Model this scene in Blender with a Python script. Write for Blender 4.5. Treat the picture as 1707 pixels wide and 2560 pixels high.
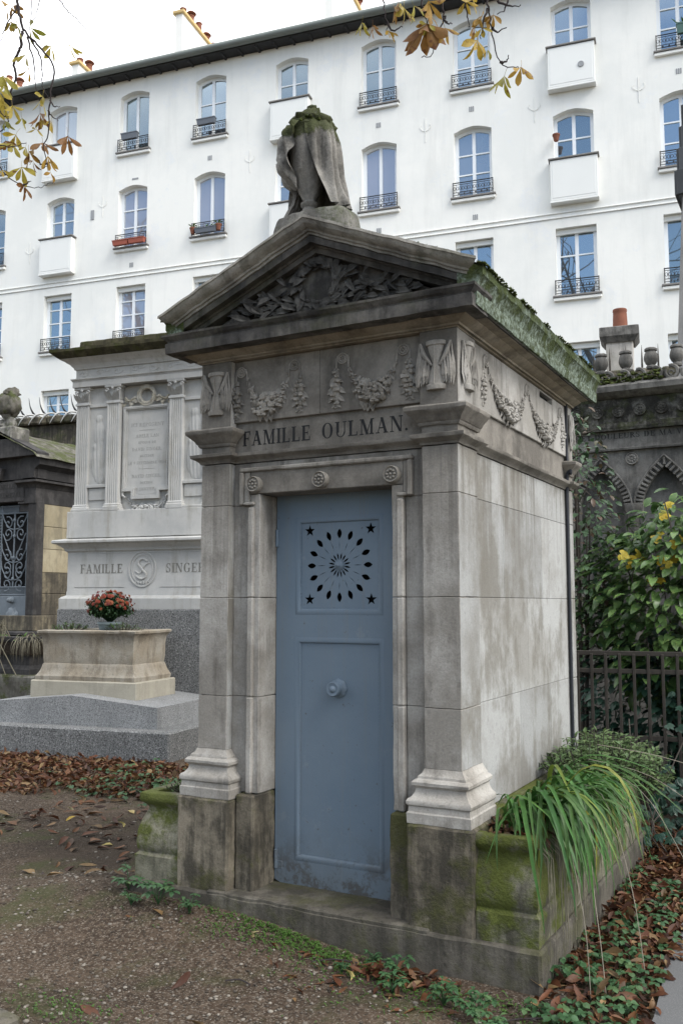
import bpy, bmesh, math, random
from math import sin, cos, pi, sqrt, atan2, radians as RAD
from mathutils import Vector as V, Matrix as MX, noise as NZ
from mathutils.geometry import tessellate_polygon
for o in list(bpy.data.objects): bpy.data.objects.remove(o)
sc = bpy.context.scene
COL = sc.collection

# ------------------------------------------------------------------ camera
cam_d = bpy.data.cameras.new('camera'); cam = bpy.data.objects.new('camera', cam_d); COL.objects.link(cam)
cam.location = (0, 0, 1.6); cam.rotation_euler = (RAD(90 + 5.726), 0, RAD(28.338))
cam_d.sensor_fit = 'VERTICAL'; cam_d.sensor_height = 36; cam_d.lens = 36 * 2278.14 / 2560
cam_d.clip_start = .05; cam_d.clip_end = 600
sc.camera = cam
sc.render.resolution_x = 682; sc.render.resolution_y = 1024

# ------------------------------------------------------------------ sky, sun, exposure
SUN_AZ, SUN_EL = RAD(12), RAD(44)      # direction towards the sun: angle from +X towards -Y
SD = V((cos(SUN_AZ) * cos(SUN_EL), -sin(SUN_AZ) * cos(SUN_EL), sin(SUN_EL)))
w = bpy.data.worlds.new('World'); sc.world = w; w.use_nodes = True
wt = w.node_tree; wt.nodes.clear()
def wn(t, **k):
    n = wt.nodes.new(t)
    for a, b in k.items(): setattr(n, a, b)
    return n
sky = wn('ShaderNodeTexSky', sky_type='NISHITA', sun_disc=False, sun_elevation=SUN_EL,
         sun_rotation=atan2(SD.x, SD.y), air_density=1.0, dust_density=1.2, ozone_density=1.5)
tc = wn('ShaderNodeTexCoord'); sep = wn('ShaderNodeSeparateXYZ'); wt.links.new(tc.outputs['Generated'], sep.inputs[0])
zz = wn('ShaderNodeMath', operation='MAXIMUM'); wt.links.new(sep.outputs[2], zz.inputs[0]); zz.inputs[1].default_value = 0
za = wn('ShaderNodeMath', operation='ADD'); wt.links.new(zz.outputs[0], za.inputs[0]); za.inputs[1].default_value = .22
dv = wn('ShaderNodeVectorMath', operation='DIVIDE'); wt.links.new(tc.outputs['Generated'], dv.inputs[0]); wt.links.new(za.outputs[0], dv.inputs[1])
cn = wn('ShaderNodeTexNoise'); cn.inputs['Scale'].default_value = .55; cn.inputs['Detail'].default_value = 6; cn.inputs['Roughness'].default_value = .55
mp = wn('ShaderNodeMapping'); mp.inputs['Location'].default_value = (4.3, 1.1, 0.0);  # broken cloud deck: overhead and to the north, clear sky behind the camera
wt.links.new(dv.outputs[0], mp.inputs[0]); wt.links.new(mp.outputs[0], cn.inputs['Vector'])
cr = wn('ShaderNodeValToRGB'); cr.color_ramp.elements[0].position = .40; cr.color_ramp.elements[1].position = .56
dk = wn('ShaderNodeMath', operation='MULTIPLY_ADD'); wt.links.new(sep.outputs[1], dk.inputs[0]); dk.inputs[1].default_value = .3; wt.links.new(cn.outputs['Fac'], dk.inputs[2])
dz = wn('ShaderNodeMath', operation='MULTIPLY_ADD'); wt.links.new(zz.outputs[0], dz.inputs[0]); dz.inputs[1].default_value = .22; wt.links.new(dk.outputs[0], dz.inputs[2])
wt.links.new(dz.outputs[0], cr.inputs[0])
cm = wn('ShaderNodeMix', data_type='RGBA'); wt.links.new(cr.outputs[0], cm.inputs[0]); wt.links.new(sky.outputs[0], cm.inputs[6]); cm.inputs[7].default_value = (9.8, 10.0, 10.3, 1)
bg = wn('ShaderNodeBackground'); bg.inputs[1].default_value = .1; wt.links.new(cm.outputs[2], bg.inputs[0])
wo = wn('ShaderNodeOutputWorld'); wt.links.new(bg.outputs[0], wo.inputs[0])
sl = bpy.data.lights.new('sun', 'SUN'); so = bpy.data.objects.new('sun', sl); COL.objects.link(so)
sl.energy = 1.0; sl.angle = RAD(25); sl.color = (1, .96, .9)
so.rotation_euler = SD.to_track_quat('Z', 'Y').to_euler(); so.location = (6, -4, 14)
sc.view_settings.view_transform = 'Standard'; sc.view_settings.look = 'None'
sc.view_settings.exposure = 1.25; sc.view_settings.gamma = 1.0; sc.view_settings.use_curve_mapping = False

# ------------------------------------------------------------------ mesh helpers
_ico = {}
def ico(sub):
    if sub not in _ico:
        b = bmesh.new(); bmesh.ops.create_icosphere(b, subdivisions=sub, radius=1); b.verts.index_update()
        _ico[sub] = ([v.co.copy() for v in b.verts], [[v.index for v in f.verts] for f in b.faces]); b.free()
    return _ico[sub]
class MB:
    def __init__(s): s.v = []; s.f = []; s.r = []; s.cr = 0.5; s.M = None
    def add(s, vs, fs, M=None):
        o = len(s.v); M = M or s.M
        s.v += [tuple(M @ V(p)) for p in vs] if M else [tuple(p) for p in vs]
        s.f += [[i + o for i in f] for f in fs]; s.r += [s.cr] * len(fs); return s
    def box(s, x0, x1, y0, y1, z0, z1, M=None):
        return s.add([(x0, y0, z0), (x1, y0, z0), (x1, y1, z0), (x0, y1, z0), (x0, y0, z1), (x1, y0, z1), (x1, y1, z1), (x0, y1, z1)],
              [(0, 3, 2, 1), (4, 5, 6, 7), (0, 1, 5, 4), (1, 2, 6, 5), (2, 3, 7, 6), (3, 0, 4, 7)], M)
    def cbox(s, x0, x1, y0, y1, z0, z1, c=.005, M=None):      # box with chamfered edges
        X, Y, Z = (x0, x1), (y0, y1), (z0, z1); vs = []; ix = {}
        for i in (0, 1):
            for j in (0, 1):
                for k in (0, 1):
                    a, b, d = X[i], Y[j], Z[k]; p, q, r = (c if i == 0 else -c), (c if j == 0 else -c), (c if k == 0 else -c)
                    ix[i, j, k] = len(vs); vs += [(a, b + q, d + r), (a + p, b, d + r), (a + p, b + q, d)]
        I = lambda i, j, k, w: ix[i, j, k] + w
        fs = [(I(0, 0, 0, 0), I(0, 0, 1, 0), I(0, 1, 1, 0), I(0, 1, 0, 0)), (I(1, 0, 0, 0), I(1, 1, 0, 0), I(1, 1, 1, 0), I(1, 0, 1, 0)),
              (I(0, 0, 0, 1), I(1, 0, 0, 1), I(1, 0, 1, 1), I(0, 0, 1, 1)), (I(0, 1, 0, 1), I(0, 1, 1, 1), I(1, 1, 1, 1), I(1, 1, 0, 1)),
              (I(0, 0, 0, 2), I(0, 1, 0, 2), I(1, 1, 0, 2), I(1, 0, 0, 2)), (I(0, 0, 1, 2), I(1, 0, 1, 2), I(1, 1, 1, 2), I(0, 1, 1, 2))]
        for i in (0, 1):
            for j in (0, 1):
                fs.append((I(i, j, 0, 0), I(i, j, 0, 1), I(i, j, 1, 1), I(i, j, 1, 0))); fs.append((I(i, 0, j, 0), I(i, 0, j, 2), I(i, 1, j, 2), I(i, 1, j, 0)))
                fs.append((I(0, i, j, 1), I(0, i, j, 2), I(1, i, j, 2), I(1, i, j, 1)))
                for k in (0, 1): fs.append((I(i, j, k, 0), I(i, j, k, 1), I(i, j, k, 2)))
        return s.add(vs, fs, M)
    def prism(s, poly, z0, z1, M=None):                       # plan polygon (ccw) extruded in z
        n = len(poly); vs = [(x, y, z0) for x, y in poly] + [(x, y, z1) for x, y in poly]
        return s.add(vs, [list(range(n))[::-1], list(range(n, 2 * n))] + [(i, (i + 1) % n, n + (i + 1) % n, n + i) for i in range(n)], M)
    def xprism(s, poly, y0, y1, M=None):                      # x-z polygon extruded in y
        n = len(poly); vs = [(x, y0, z) for x, z in poly] + [(x, y1, z) for x, z in poly]
        return s.add(vs, [list(range(n)), list(range(n, 2 * n))[::-1]] + [(i, n + i, n + (i + 1) % n, (i + 1) % n) for i in range(n)], M)
    def tube(s, pts, rad, n=6, cap=True, M=None):
        pts = [V(p) for p in pts]; m = len(pts)
        if not hasattr(rad, '__len__'): rad = [rad] * m
        vs = []; fs = []; nx = None
        for i, p in enumerate(pts):
            d = (pts[min(i + 1, m - 1)] - pts[max(i - 1, 0)])
            if d.length < 1e-9: d = V((0, 0, 1))
            d.normalize()
            if nx is None: nx = d.orthogonal().normalized()
            else:
                nx = nx - d * nx.dot(d); nx = nx.normalized() if nx.length > 1e-6 else d.orthogonal().normalized()
            by = d.cross(nx)
            for k in range(n):
                a = 2 * pi * k / n; vs.append(p + (nx * cos(a) + by * sin(a)) * rad[i])
        for i in range(m - 1):
            for k in range(n): fs.append((i * n + k, i * n + (k + 1) % n, (i + 1) * n + (k + 1) % n, (i + 1) * n + k))
        if cap: fs += [list(range(n))[::-1], list(range((m - 1) * n, m * n))]
        return s.add(vs, fs, M)
    def lathe(s, prof, n=24, M=None, flute=None):
        vs = []; fs = []; m = len(prof)
        for i, (r, z) in enumerate(prof):
            for k in range(n):
                a = 2 * pi * k / n; q = r * (flute(a, i) if flute else 1); vs.append((q * cos(a), q * sin(a), z))
        for i in range(m - 1):
            for k in range(n): fs.append((i * n + k, i * n + (k + 1) % n, (i + 1) * n + (k + 1) % n, (i + 1) * n + k))
        fs += [list(range(n))[::-1], list(range((m - 1) * n, m * n))]
        return s.add(vs, fs, M)
    def mould(s, path, prof, closed=False, caps=True, M=None):   # profile (out, z) swept along a plan path; outward is to the right
        P = [V((x, y)) for x, y in path]; n = len(P); mit = []
        for i in range(n):
            d0 = P[i] - P[i - 1] if (i > 0 or closed) else P[1] - P[0]
            d1 = P[(i + 1) % n] - P[i] if (i < n - 1 or closed) else P[-1] - P[-2]
            d0.normalize(); d1.normalize(); n0 = V((d0.y, -d0.x)); n1 = V((d1.y, -d1.x)); b = n0 + n1
            b = b / max(.2, b.dot(n0)) if b.length > 1e-6 else n0
            mit.append(b)
        k = len(prof); vs = [(P[i].x + mit[i].x * o, P[i].y + mit[i].y * o, z) for i in range(n) for o, z in prof]; fs = []
        for i in range(n if closed else n - 1):
            j = (i + 1) % n
            for q in range(k - 1): fs.append((i * k + q, j * k + q, j * k + q + 1, i * k + q + 1))
        if caps and not closed: fs += [list(range(k))[::-1], list(range((n - 1) * k, n * k))]
        return s.add(vs, fs, M)
    def plate(s, outer, holes, y0, y1, M=None):               # x-z outline with holes, thickness y0 (front) to y1
        loops = [outer] + list(holes); flat = [p for l in loops for p in l]; n = len(flat)
        tri = tessellate_polygon([[V((x, z, 0)) for x, z in l] for l in loops])
        vs = [(x, y0, z) for x, z in flat] + [(x, y1, z) for x, z in flat]; fs = []
        for a, b, c in tri:
            A, B, C = flat[a], flat[b], flat[c]
            if (B[0] - A[0]) * (C[1] - A[1]) - (B[1] - A[1]) * (C[0] - A[0]) < 0: a, b, c = a, c, b
            fs.append((a, b, c)); fs.append((n + a, n + c, n + b))
        o = 0
        for li, l in enumerate(loops):
            m = len(l); ar = sum(l[i][0] * l[(i + 1) % m][1] - l[(i + 1) % m][0] * l[i][1] for i in range(m)); rev = (ar > 0) != (li == 0)
            for i in range(m):
                a, b = o + i, o + (i + 1) % m
                if rev: a, b = b, a
                fs.append((a, n + a, n + b, b))
            o += m
        return s.add(vs, fs, M)
    def blob(s, c, r, sub=1, amp=.25, seed=0, fr=1.7):
        vs, fs = ico(sub); r = r if hasattr(r, '__len__') else (r, r, r); out = []
        for p in vs:
            k = 1 + amp * NZ.noise(p * fr + V((seed * 7.3, seed * 3.1, seed))); out.append((c[0] + p.x * r[0] * k, c[1] + p.y * r[1] * k, c[2] + p.z * r[2] * k))
        return s.add(out, fs)
    def surf(s, fn, nu, nv, wrap=False):
        vs = [fn(i / (nu if wrap else nu - 1), j / (nv - 1)) for i in range(nu) for j in range(nv)]; fs = []
        for i in range(nu if wrap else nu - 1):
            a = i * nv; b = ((i + 1) % nu) * nv
            for j in range(nv - 1): fs.append((a + j, b + j, b + j + 1, a + j + 1))
        return s.add(vs, fs)
    def leaf(s, p, d, up, L, W, droop=0, fold=.2, n=4, shape=0, wave=0, twist=0):
        p = V(p); d = V(d).normalized(); up = V(up); up = (up - d * up.dot(d))
        up = up.normalized() if up.length > 1e-4 else d.orthogonal().normalized()
        vs = []; q = p.copy(); st = L / n; side = d.cross(up)
        for i in range(n + 1):
            t = i / n
            if shape == 0: wd = sin(pi * min(1, t * .96 + .02)) ** .8
            elif shape == 1: wd = (sin(pi * t ** 1.7)) ** .8 if 0 < t < 1 else .05
            elif shape == 2: wd = (1 - t) ** .55 * min(1, .35 + t * 4)
            else: wd = sqrt(max(0, 1 - (2 * t - 1) ** 2)) + .03
            wd = max(.03, wd) * W / 2
            wv = wave * L * sin(t * 9 + p.x * 50)
            vs += [q - side * wd + up * (fold * wd + wv), q, q + side * wd + up * (fold * wd - wv)]
            d = (d - up * droop / n).normalized(); up = (up - d * up.dot(d)).normalized(); side = d.cross(up)
            if twist: r = MX.Rotation(twist / n, 3, d); up = r @ up; side = r @ side
            q = q + d * st
        fs = []
        for i in range(n):
            a = i * 3; fs += [(a, a + 1, a + 4, a + 3), (a + 1, a + 2, a + 5, a + 4)]
        return s.add(vs, fs)
    def mesh(s, name, mat, smooth=0):
        me = bpy.data.meshes.new(name); me.from_pydata(s.v, [], s.f)
        for m in (mat if isinstance(mat, (list, tuple)) else [mat]): me.materials.append(m)
        if len(set(s.r)) > 1:
            at = me.attributes.new('rnd', 'FLOAT', 'FACE'); at.data.foreach_set('value', s.r)
        if smooth:
            me.polygons.foreach_set('use_smooth', [True] * len(me.polygons)); me.update()
            if smooth < 180: me.set_sharp_from_angle(angle=RAD(smooth))
        me.update(); return me
    def build(s, name, mat, parent=None, smooth=0, loc=None, kind=None, label=None):
        return obj(name, s.mesh(name, mat, smooth), parent, loc, kind, label)
def obj(name, me, parent=None, loc=None, kind=None, label=None, rot=None, scale=None):
    o = bpy.data.objects.new(name, me); COL.objects.link(o)
    if parent: o.parent = parent
    if loc is not None: o.location = loc
    if rot is not None: o.rotation_euler = rot
    if scale is not None: o.scale = scale if hasattr(scale, '__len__') else (scale,) * 3
    if kind: o['kind'] = kind
    if label: o['label'] = label
    return o
def tag(o, label, cat, group=None, kind=None):
    o['label'] = label; o['category'] = cat
    if group: o['group'] = group
    if kind: o['kind'] = kind
    return o
def thing(name, label, cat, loc=(0, 0, 0), rz=0, group=None):
    o = bpy.data.objects.new(name, None); COL.objects.link(o); o.empty_display_size = .2
    o.location = loc; o.rotation_euler = (0, 0, RAD(rz)); return tag(o, label, cat, group)
def FR(a, x, y, z=0):          # point given in axes turned by a degrees
    a = RAD(a); return V((x * cos(a) - y * sin(a), x * sin(a) + y * cos(a), z))
def cat_rom(pts, k=4):
    P = [V(p) for p in pts]; out = []
    for i in range(len(P) - 1):
        a, b, c, d = P[max(i - 1, 0)], P[i], P[i + 1], P[min(i + 2, len(P) - 1)]
        for j in range(k):
            t = j / k; out.append(.5 * ((2 * b) + (c - a) * t + (2 * a - 5 * b + 4 * c - d) * t * t + (3 * b - a - 3 * c + d) * t ** 3))
    return out + [P[-1]]

# ------------------------------------------------------------------ materials
class NT:
    def __init__(s, name):
        s.m = bpy.data.materials.new(name); s.m.use_nodes = True; s.t = s.m.node_tree; s.t.nodes.clear()
        s.o = s.t.nodes.new('ShaderNodeOutputMaterial'); s.b = s.t.nodes.new('ShaderNodeBsdfPrincipled'); s.L(s.b.outputs[0], s.o.inputs[0])
        s.g = s.t.nodes.new('ShaderNodeNewGeometry'); s.pos = s.g.outputs['Position']
    def L(s, a, b): s.t.links.new(a, b)
    def put(s, sock, v):
        if hasattr(v, 'links'): s.L(v, sock)
        elif isinstance(v, (tuple, list)) and len(v) == 3 and sock.type == 'RGBA': sock.default_value = (*v, 1)
        else: sock.default_value = v
    def vec(s, sx, sy, sz, v=None, off=(0, 0, 0)):
        n = s.t.nodes.new('ShaderNodeMapping'); n.inputs['Scale'].default_value = (sx, sy, sz); n.inputs['Location'].default_value = off
        s.L(v or s.pos, n.inputs[0]); return n.outputs[0]
    def noise(s, scale, det=3, rough=.6, v=None, dist=0):
        n = s.t.nodes.new('ShaderNodeTexNoise'); n.inputs['Scale'].default_value = scale; n.inputs['Detail'].default_value = det
        n.inputs['Roughness'].default_value = rough; n.inputs['Distortion'].default_value = dist; s.L(v or s.pos, n.inputs['Vector']); return n.outputs['Fac']
    def vor(s, scale, feat='F1', out='Distance', v=None):
        n = s.t.nodes.new('ShaderNodeTexVoronoi'); n.feature = feat; n.inputs['Scale'].default_value = scale; s.L(v or s.pos, n.inputs['Vector']); return n.outputs[out]
    def ramp(s, f, *st):
        n = s.t.nodes.new('ShaderNodeValToRGB'); e = n.color_ramp.elements
        while len(e) < len(st): e.new(.5)
        for k, (p, c) in enumerate(st):
            e[k].position = p; e[k].color = (c, c, c, 1) if not hasattr(c, '__len__') else (*c, 1)
        s.L(f, n.inputs[0]); return n.outputs[0]
    def mix(s, f, a, b, mode='MIX'):
        n = s.t.nodes.new('ShaderNodeMix'); n.data_type = 'RGBA'; n.blend_type = mode
        s.put(n.inputs[0], f); s.put(n.inputs[6], a); s.put(n.inputs[7], b); return n.outputs[2]
    def math(s, op, a, b=0., c=None):
        n = s.t.nodes.new('ShaderNodeMath'); n.operation = op; s.put(n.inputs[0], a); s.put(n.inputs[1], b)
        if c is not None: s.put(n.inputs[2], c)
        return n.outputs[0]
    def mr(s, v, a, b, c=0., d=1.):
        n = s.t.nodes.new('ShaderNodeMapRange'); n.interpolation_type = 'SMOOTHSTEP'
        for i, q in enumerate((v, a, b, c, d)): s.put(n.inputs[i], q)
        return n.outputs[0]
    def xyz(s, v=None):
        n = s.t.nodes.new('ShaderNodeSeparateXYZ'); s.L(v or s.pos, n.inputs[0]); return n.outputs
    def orand(s): return s.t.nodes.new('ShaderNodeObjectInfo').outputs['Random']
    def attr(s, name='rnd'):
        n = s.t.nodes.new('ShaderNodeAttribute'); n.attribute_name = name; return n.outputs['Fac']
    def bump(s, h, st=.3, d=.01, prev=None):
        n = s.t.nodes.new('ShaderNodeBump'); n.inputs['Strength'].default_value = st; n.inputs['Distance'].default_value = d
        s.L(h, n.inputs['Height'])
        if prev: s.L(prev, n.inputs['Normal'])
        return n.outputs[0]
    def fin(s, col, rough=.8, nrm=None, spec=.3, metal=0.):
        s.put(s.b.inputs['Base Color'], col); s.put(s.b.inputs['Roughness'], rough); s.b.inputs['Specular IOR Level'].default_value = spec; s.b.inputs['Metallic'].default_value = metal
        if nrm: s.L(nrm, s.b.inputs['Normal'])
        return s.m
def stone(name, a, b, stain, sc=2.2, streak=.6, stain_lo=.45, stain_hi=.7, moss=0., mossc=(.05, .065, .018), msc=3.5, mz=None, mup=0., soot=None,
          sootc=(.055, .05, .045), grain=.3, bump=.35, ovar=.18, rough=.9, pit=0., stw=.5, drip=None):
    n = NT(name); z = n.xyz()[2]; nz = n.xyz(n.g.outputs['Normal'])[2]
    big = n.noise(sc, 6, .65); c = n.mix(n.ramp(big, (.42, 0), (.58, 1)), a, b)
    if ovar: c = n.mix(1., c, n.mix(n.orand(), (1 - ovar,) * 3, (1 + ovar, 1 + ovar * .95, 1 + ovar * .9)), 'MULTIPLY')
    if streak:
        st = n.noise(1, 5, .65, n.vec(11, 11, 1.1)); pt = n.noise(sc * 1.6, 5, .7, n.vec(1, 1, .8, off=(5, 2, 1)))
        f = n.math('MULTIPLY_ADD', st, stw, n.math('MULTIPLY', pt, 1 - stw)); f = n.math('MULTIPLY_ADD', f, 1.9, -.45); f = n.ramp(f, (stain_lo, 0), (stain_hi, streak)); c = n.mix(f, c, stain)
    if drip:                                     # grime washed down from a ledge at height drip[1]
        c = n.mix(n.math('MULTIPLY', n.ramp(n.noise(1, 4, .7, n.vec(16, 16, .35, off=(1, 4, 2))), (.48, 0), (.62, drip[2])), n.mr(z, drip[0], drip[1])), c, tuple(k * .8 for k in stain))
    if soot:                                     # crust of old soot: z range over which it thickens, with ragged lower edge
        z0, z1, s_ = soot; e = n.math('ADD', z, n.math('MULTIPLY', n.math('SUBTRACT', n.noise(1, 6, .7, n.vec(5, 5, 1.6)), .5), 1.6))
        c = n.mix(n.mr(e, z0, z1, 0., s_), c, n.mix(n.noise(14, 3), sootc, tuple(k * 1.9 for k in sootc)))
    gr = n.noise(90, 4, .75); c = n.mix(grain, c, n.ramp(gr, (.3, .25), (.7, 1.)), 'MULTIPLY')
    if pit: c = n.mix(n.ramp(n.noise(33, 2), (.64, 0), (.72, pit)), c, tuple(k * .35 for k in a))
    hb = n.math('MULTIPLY_ADD', n.noise(26, 5, .7), .6, n.math('MULTIPLY', gr, .4))
    if moss:
        mk = n.noise(msc, 7, .72, n.vec(1, 1, 1, off=(2.2, 7.7, 4.1)))
        if mz: mk = n.math('ADD', mk, n.mr(z, mz[0], mz[1], mz[2], mz[3]))
        if mup: mk = n.math('ADD', mk, n.mr(nz, .25, .8, 0., mup))
        mk = n.ramp(mk, (.5, 0), (.6, moss)); mc = n.mix(n.noise(45, 4, .8), tuple(k * .45 for k in mossc), tuple(min(1, k * 1.7) for k in mossc)); c = n.mix(mk, c, mc)
        hb = n.math('ADD', hb, n.math('MULTIPLY', mk, n.noise(70, 3)))
    return n.fin(c, rough, n.bump(hb, bump, .012), .25)
M = {}
# Oulman chapel stones: front faces carry an old soot crust, the flank was washed cleaner
M['front'] = stone('front_stone', (.47, .447, .41), (.315, .293, .26), (.13, .116, .1), 2.1, .75, .5, .72, soot=(1.55, 2.85, .72), sootc=(.12, .108, .092), grain=.35, ovar=.12, pit=.35, drip=(1.4, 2.3, .6))
M['flank'] = stone('flank_stone', (.4, .402, .392), (.29, .282, .262), (.165, .15, .122), 1.5, .65, .48, .66, grain=.25, ovar=.14, stw=.3, pit=.3, drip=(1.55, 2.33, .65))
M['bed'] = stone('bed_moulding_stone', (.27, .228, .17), (.34, .3, .24), (.13, .11, .088), 3, .7, .45, .7, grain=.3, ovar=0)
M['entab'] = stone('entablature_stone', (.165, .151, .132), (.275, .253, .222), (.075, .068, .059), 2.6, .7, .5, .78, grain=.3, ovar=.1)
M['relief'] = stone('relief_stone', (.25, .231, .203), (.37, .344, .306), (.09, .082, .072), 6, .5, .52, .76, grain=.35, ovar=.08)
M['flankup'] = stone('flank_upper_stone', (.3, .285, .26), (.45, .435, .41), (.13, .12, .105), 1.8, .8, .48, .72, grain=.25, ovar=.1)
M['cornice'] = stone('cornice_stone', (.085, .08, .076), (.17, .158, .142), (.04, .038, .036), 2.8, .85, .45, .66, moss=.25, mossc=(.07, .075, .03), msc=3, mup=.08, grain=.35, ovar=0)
M['rake'] = stone('raking_cornice_stone', (.43, .405, .36), (.27, .253, .225), (.1, .093, .082), 3.2, .7, .5, .7, moss=.3, mossc=(.06, .065, .025), msc=3, mup=.04, grain=.4, ovar=0, pit=.5)
M['lichen'] = stone('lichen_fascia', (.09, .11, .065), (.27, .33, .27), (.04, .05, .025), 34, .6, .5, .66, stw=.2, moss=.9, mossc=(.045, .06, .014), msc=6, mz=(2.93, 3.14, -.05, .1), grain=.5, bump=.9, ovar=0)
M['plinth'] = stone('plinth_stone', (.15, .13, .098), (.27, .235, .18), (.05, .045, .036), 3.2, .85, .42, .62, moss=.8, mossc=(.06, .062, .02), msc=2.8, mz=(.1, .7, -.03, .03), grain=.4, bump=.6, ovar=.1, pit=.5)
M['tubmoss'] = stone('mossy_planter_stone', (.15, .142, .105), (.28, .265, .2), (.05, .046, .034), 3, .8, .44, .64, moss=.95, mossc=(.075, .088, .018), msc=2.8, mz=(.1, .62, .02, .08), grain=.4, bump=.7, ovar=.08, pit=.4)
M['step'] = stone('step_stone', (.11, .099, .08), (.165, .149, .122), (.045, .041, .034), 3, .7, .42, .62, moss=.6, mossc=(.07, .07, .03), msc=2.6, grain=.4, bump=.6, ovar=0, pit=.7)
M['urn'] = stone('urn_stone', (.23, .218, .197), (.36, .342, .31), (.06, .057, .052), 5, .8, .47, .68, moss=.9, mossc=(.042, .05, .014), msc=7, mz=(3.86, 4.06, -.2, .16), mup=.05, grain=.4, bump=.7, ovar=0)
M['urnbase'] = stone('urn_base_stone', (.2, .19, .175), (.34, .325, .29), (.07, .067, .06), 4, .7, .42, .6, moss=.5, msc=5, mup=.06, grain=.4, bump=.6, ovar=0)
M['wreath'] = stone('wreath_stone', (.06, .057, .053), (.13, .124, .114), (.028, .027, .025), 12, .5, .5, .7, grain=.3, ovar=0)
# white marble and granites of the neighbouring monument
M['marble'] = stone('white_marble', (.5, .495, .475), (.42, .42, .41), (.27, .25, .205), 1.6, .6, .52, .78, grain=.12, bump=.12, ovar=.04, rough=.7)
M['crest'] = stone('stained_marble_crest', (.47, .455, .41), (.4, .37, .3), (.2, .18, .14), 8, .7, .48, .7, grain=.2, ovar=0)
M['marbled'] = stone('stained_marble_top', (.06, .055, .03), (.11, .1, .06), (.025, .023, .015), 4, .7, .4, .6, moss=.8, mossc=(.05, .055, .015), msc=5, grain=.4, bump=.6, ovar=0)
def granite(name, a, b, d, sc=60):
    n = NT(name); c = n.mix(n.ramp(n.noise(2, 4), (.35, 0), (.65, 1)), a, b)
    c = n.mix(n.ramp(n.noise(sc, 2, .6), (.52, 0), (.58, .9)), c, d); c = n.mix(n.ramp(n.noise(sc * 1.3, 2, .6, n.vec(1, 1, 1, off=(9, 3, 2))), (.57, 0), (.63, .55)), c, (.5, .5, .49))
    c = n.mix(n.ramp(n.noise(1, 5, .7, n.vec(4, 4, .8)), (.5, 0), (.75, .5)), c, tuple(k * .55 for k in a)); return n.fin(c, .75, n.bump(n.noise(sc, 3), .25, .006), .3)
M['granite'] = granite('grey_granite', (.14, .143, .142), (.18, .183, .184), (.06, .06, .06))
M['granitel'] = granite('pale_granite', (.22, .226, .23), (.28, .286, .29), (.12, .123, .126), 75)
M['tub'] = stone('sandy_stone', (.33, .285, .22), (.38, .35, .295), (.19, .158, .118), 2.6, .7, .46, .66, grain=.3, bump=.8, ovar=0, pit=.5)
M['tubpl'] = stone('sandy_plinth_stone', (.42, .39, .32), (.36, .335, .275), (.22, .205, .165), 2.4, .4, .5, .7, grain=.2, bump=.4, ovar=0)
# left chapel, back walls, right monument
M['darkstone'] = stone('dark_chapel_stone', (.05, .048, .048), (.085, .08, .078), (.03, .029, .029), 3, .6, .44, .64, grain=.3, ovar=.1)
M['beige'] = stone('beige_ashlar', (.36, .31, .21), (.42, .37, .26), (.2, .175, .125), 2.2, .6, .46, .66, grain=.25, ovar=.12)
M['beiged'] = stone('grimy_ashlar', (.12, .105, .08), (.26, .225, .155), (.06, .054, .045), 2.6, .8, .4, .6, grain=.3, ovar=.1)
M['roofmoss'] = stone('mossy_roof_stone', (.13, .12, .1), (.22, .21, .18), (.06, .055, .045), 4, .6, .44, .64, moss=.85, mossc=(.05, .062, .013), msc=3.2, mup=.05, grain=.4, bump=.9, ovar=0)
M['wallold'] = stone('old_wall_stone', (.22, .19, .14), (.1, .09, .075), (.04, .037, .032), 3, .8, .4, .58, moss=.4, grain=.4, bump=.8, ovar=.1)
M['rmon'] = stone('grey_monument_stone', (.15, .144, .134), (.23, .222, .207), (.06, .058, .054), 3.5, .7, .42, .64, grain=.35, bump=.5, ovar=.08)
M['rmond'] = stone('blackened_monument_stone', (.06, .057, .05), (.17, .165, .147), (.025, .024, .021), 9, .8, .4, .58, moss=.5, mossc=(.045, .055, .015), msc=7, grain=.5, bump=.9, ovar=0)
M['pier'] = stone('grey_pier_render', (.27, .265, .26), (.33, .32, .31), (.18, .175, .17), 2, .4, .5, .7, grain=.2, ovar=0)
def plain(name, c, rough=.6, spec=.4, metal=0., var=.12, sc=6, bump=.0, ovar=0.):
    n = NT(name); k = n.mix(n.noise(sc, 4), tuple(x * (1 - var) for x in c), tuple(min(1, x * (1 + var)) for x in c))
    if ovar: k = n.mix(1., k, n.mix(n.orand(), (1 - ovar,) * 3, (1 + ovar,) * 3), 'MULTIPLY')
    return n.fin(k, rough, n.bump(n.noise(sc * 12, 3), bump, .004) if bump else None, spec, metal)
M['ink'] = plain('letter_paint_black', (.012, .012, .013), .7)
M['inkw'] = plain('worn_letter_paint', (.2, .195, .175), .8, var=.5, sc=60)
M['inkf'] = plain('faded_letter_paint', (.36, .355, .34), .8, var=.3, sc=40)
M['inkd'] = plain('dark_cut_letters', (.035, .034, .032), .8)
M['black'] = plain('dark_interior', (.004, .004, .005), .9)
M['iron'] = plain('black_iron', (.02, .021, .024), .5, .5)
M['rust'] = plain('brown_painted_iron', (.034, .028, .022), .7, var=.5, sc=30)
M['greyiron'] = plain('grey_painted_iron', (.14, .165, .19), .55, .4, var=.25, sc=14)
M['galv'] = plain('galvanised_spike', (.4, .4, .39), .4, .5, .5)
M['terra'] = plain('terracotta', (.21, .08, .048), .85, var=.4, sc=9, bump=.3)
M['terra2'] = plain('red_plastic_trough', (.34, .09, .055), .6, var=.15)
M['greybox'] = plain('grey_plastic_trough', (.13, .145, .17), .5, var=.1)
M['greenbox'] = plain('green_plastic_trough', (.07, .14, .12), .5)
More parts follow.
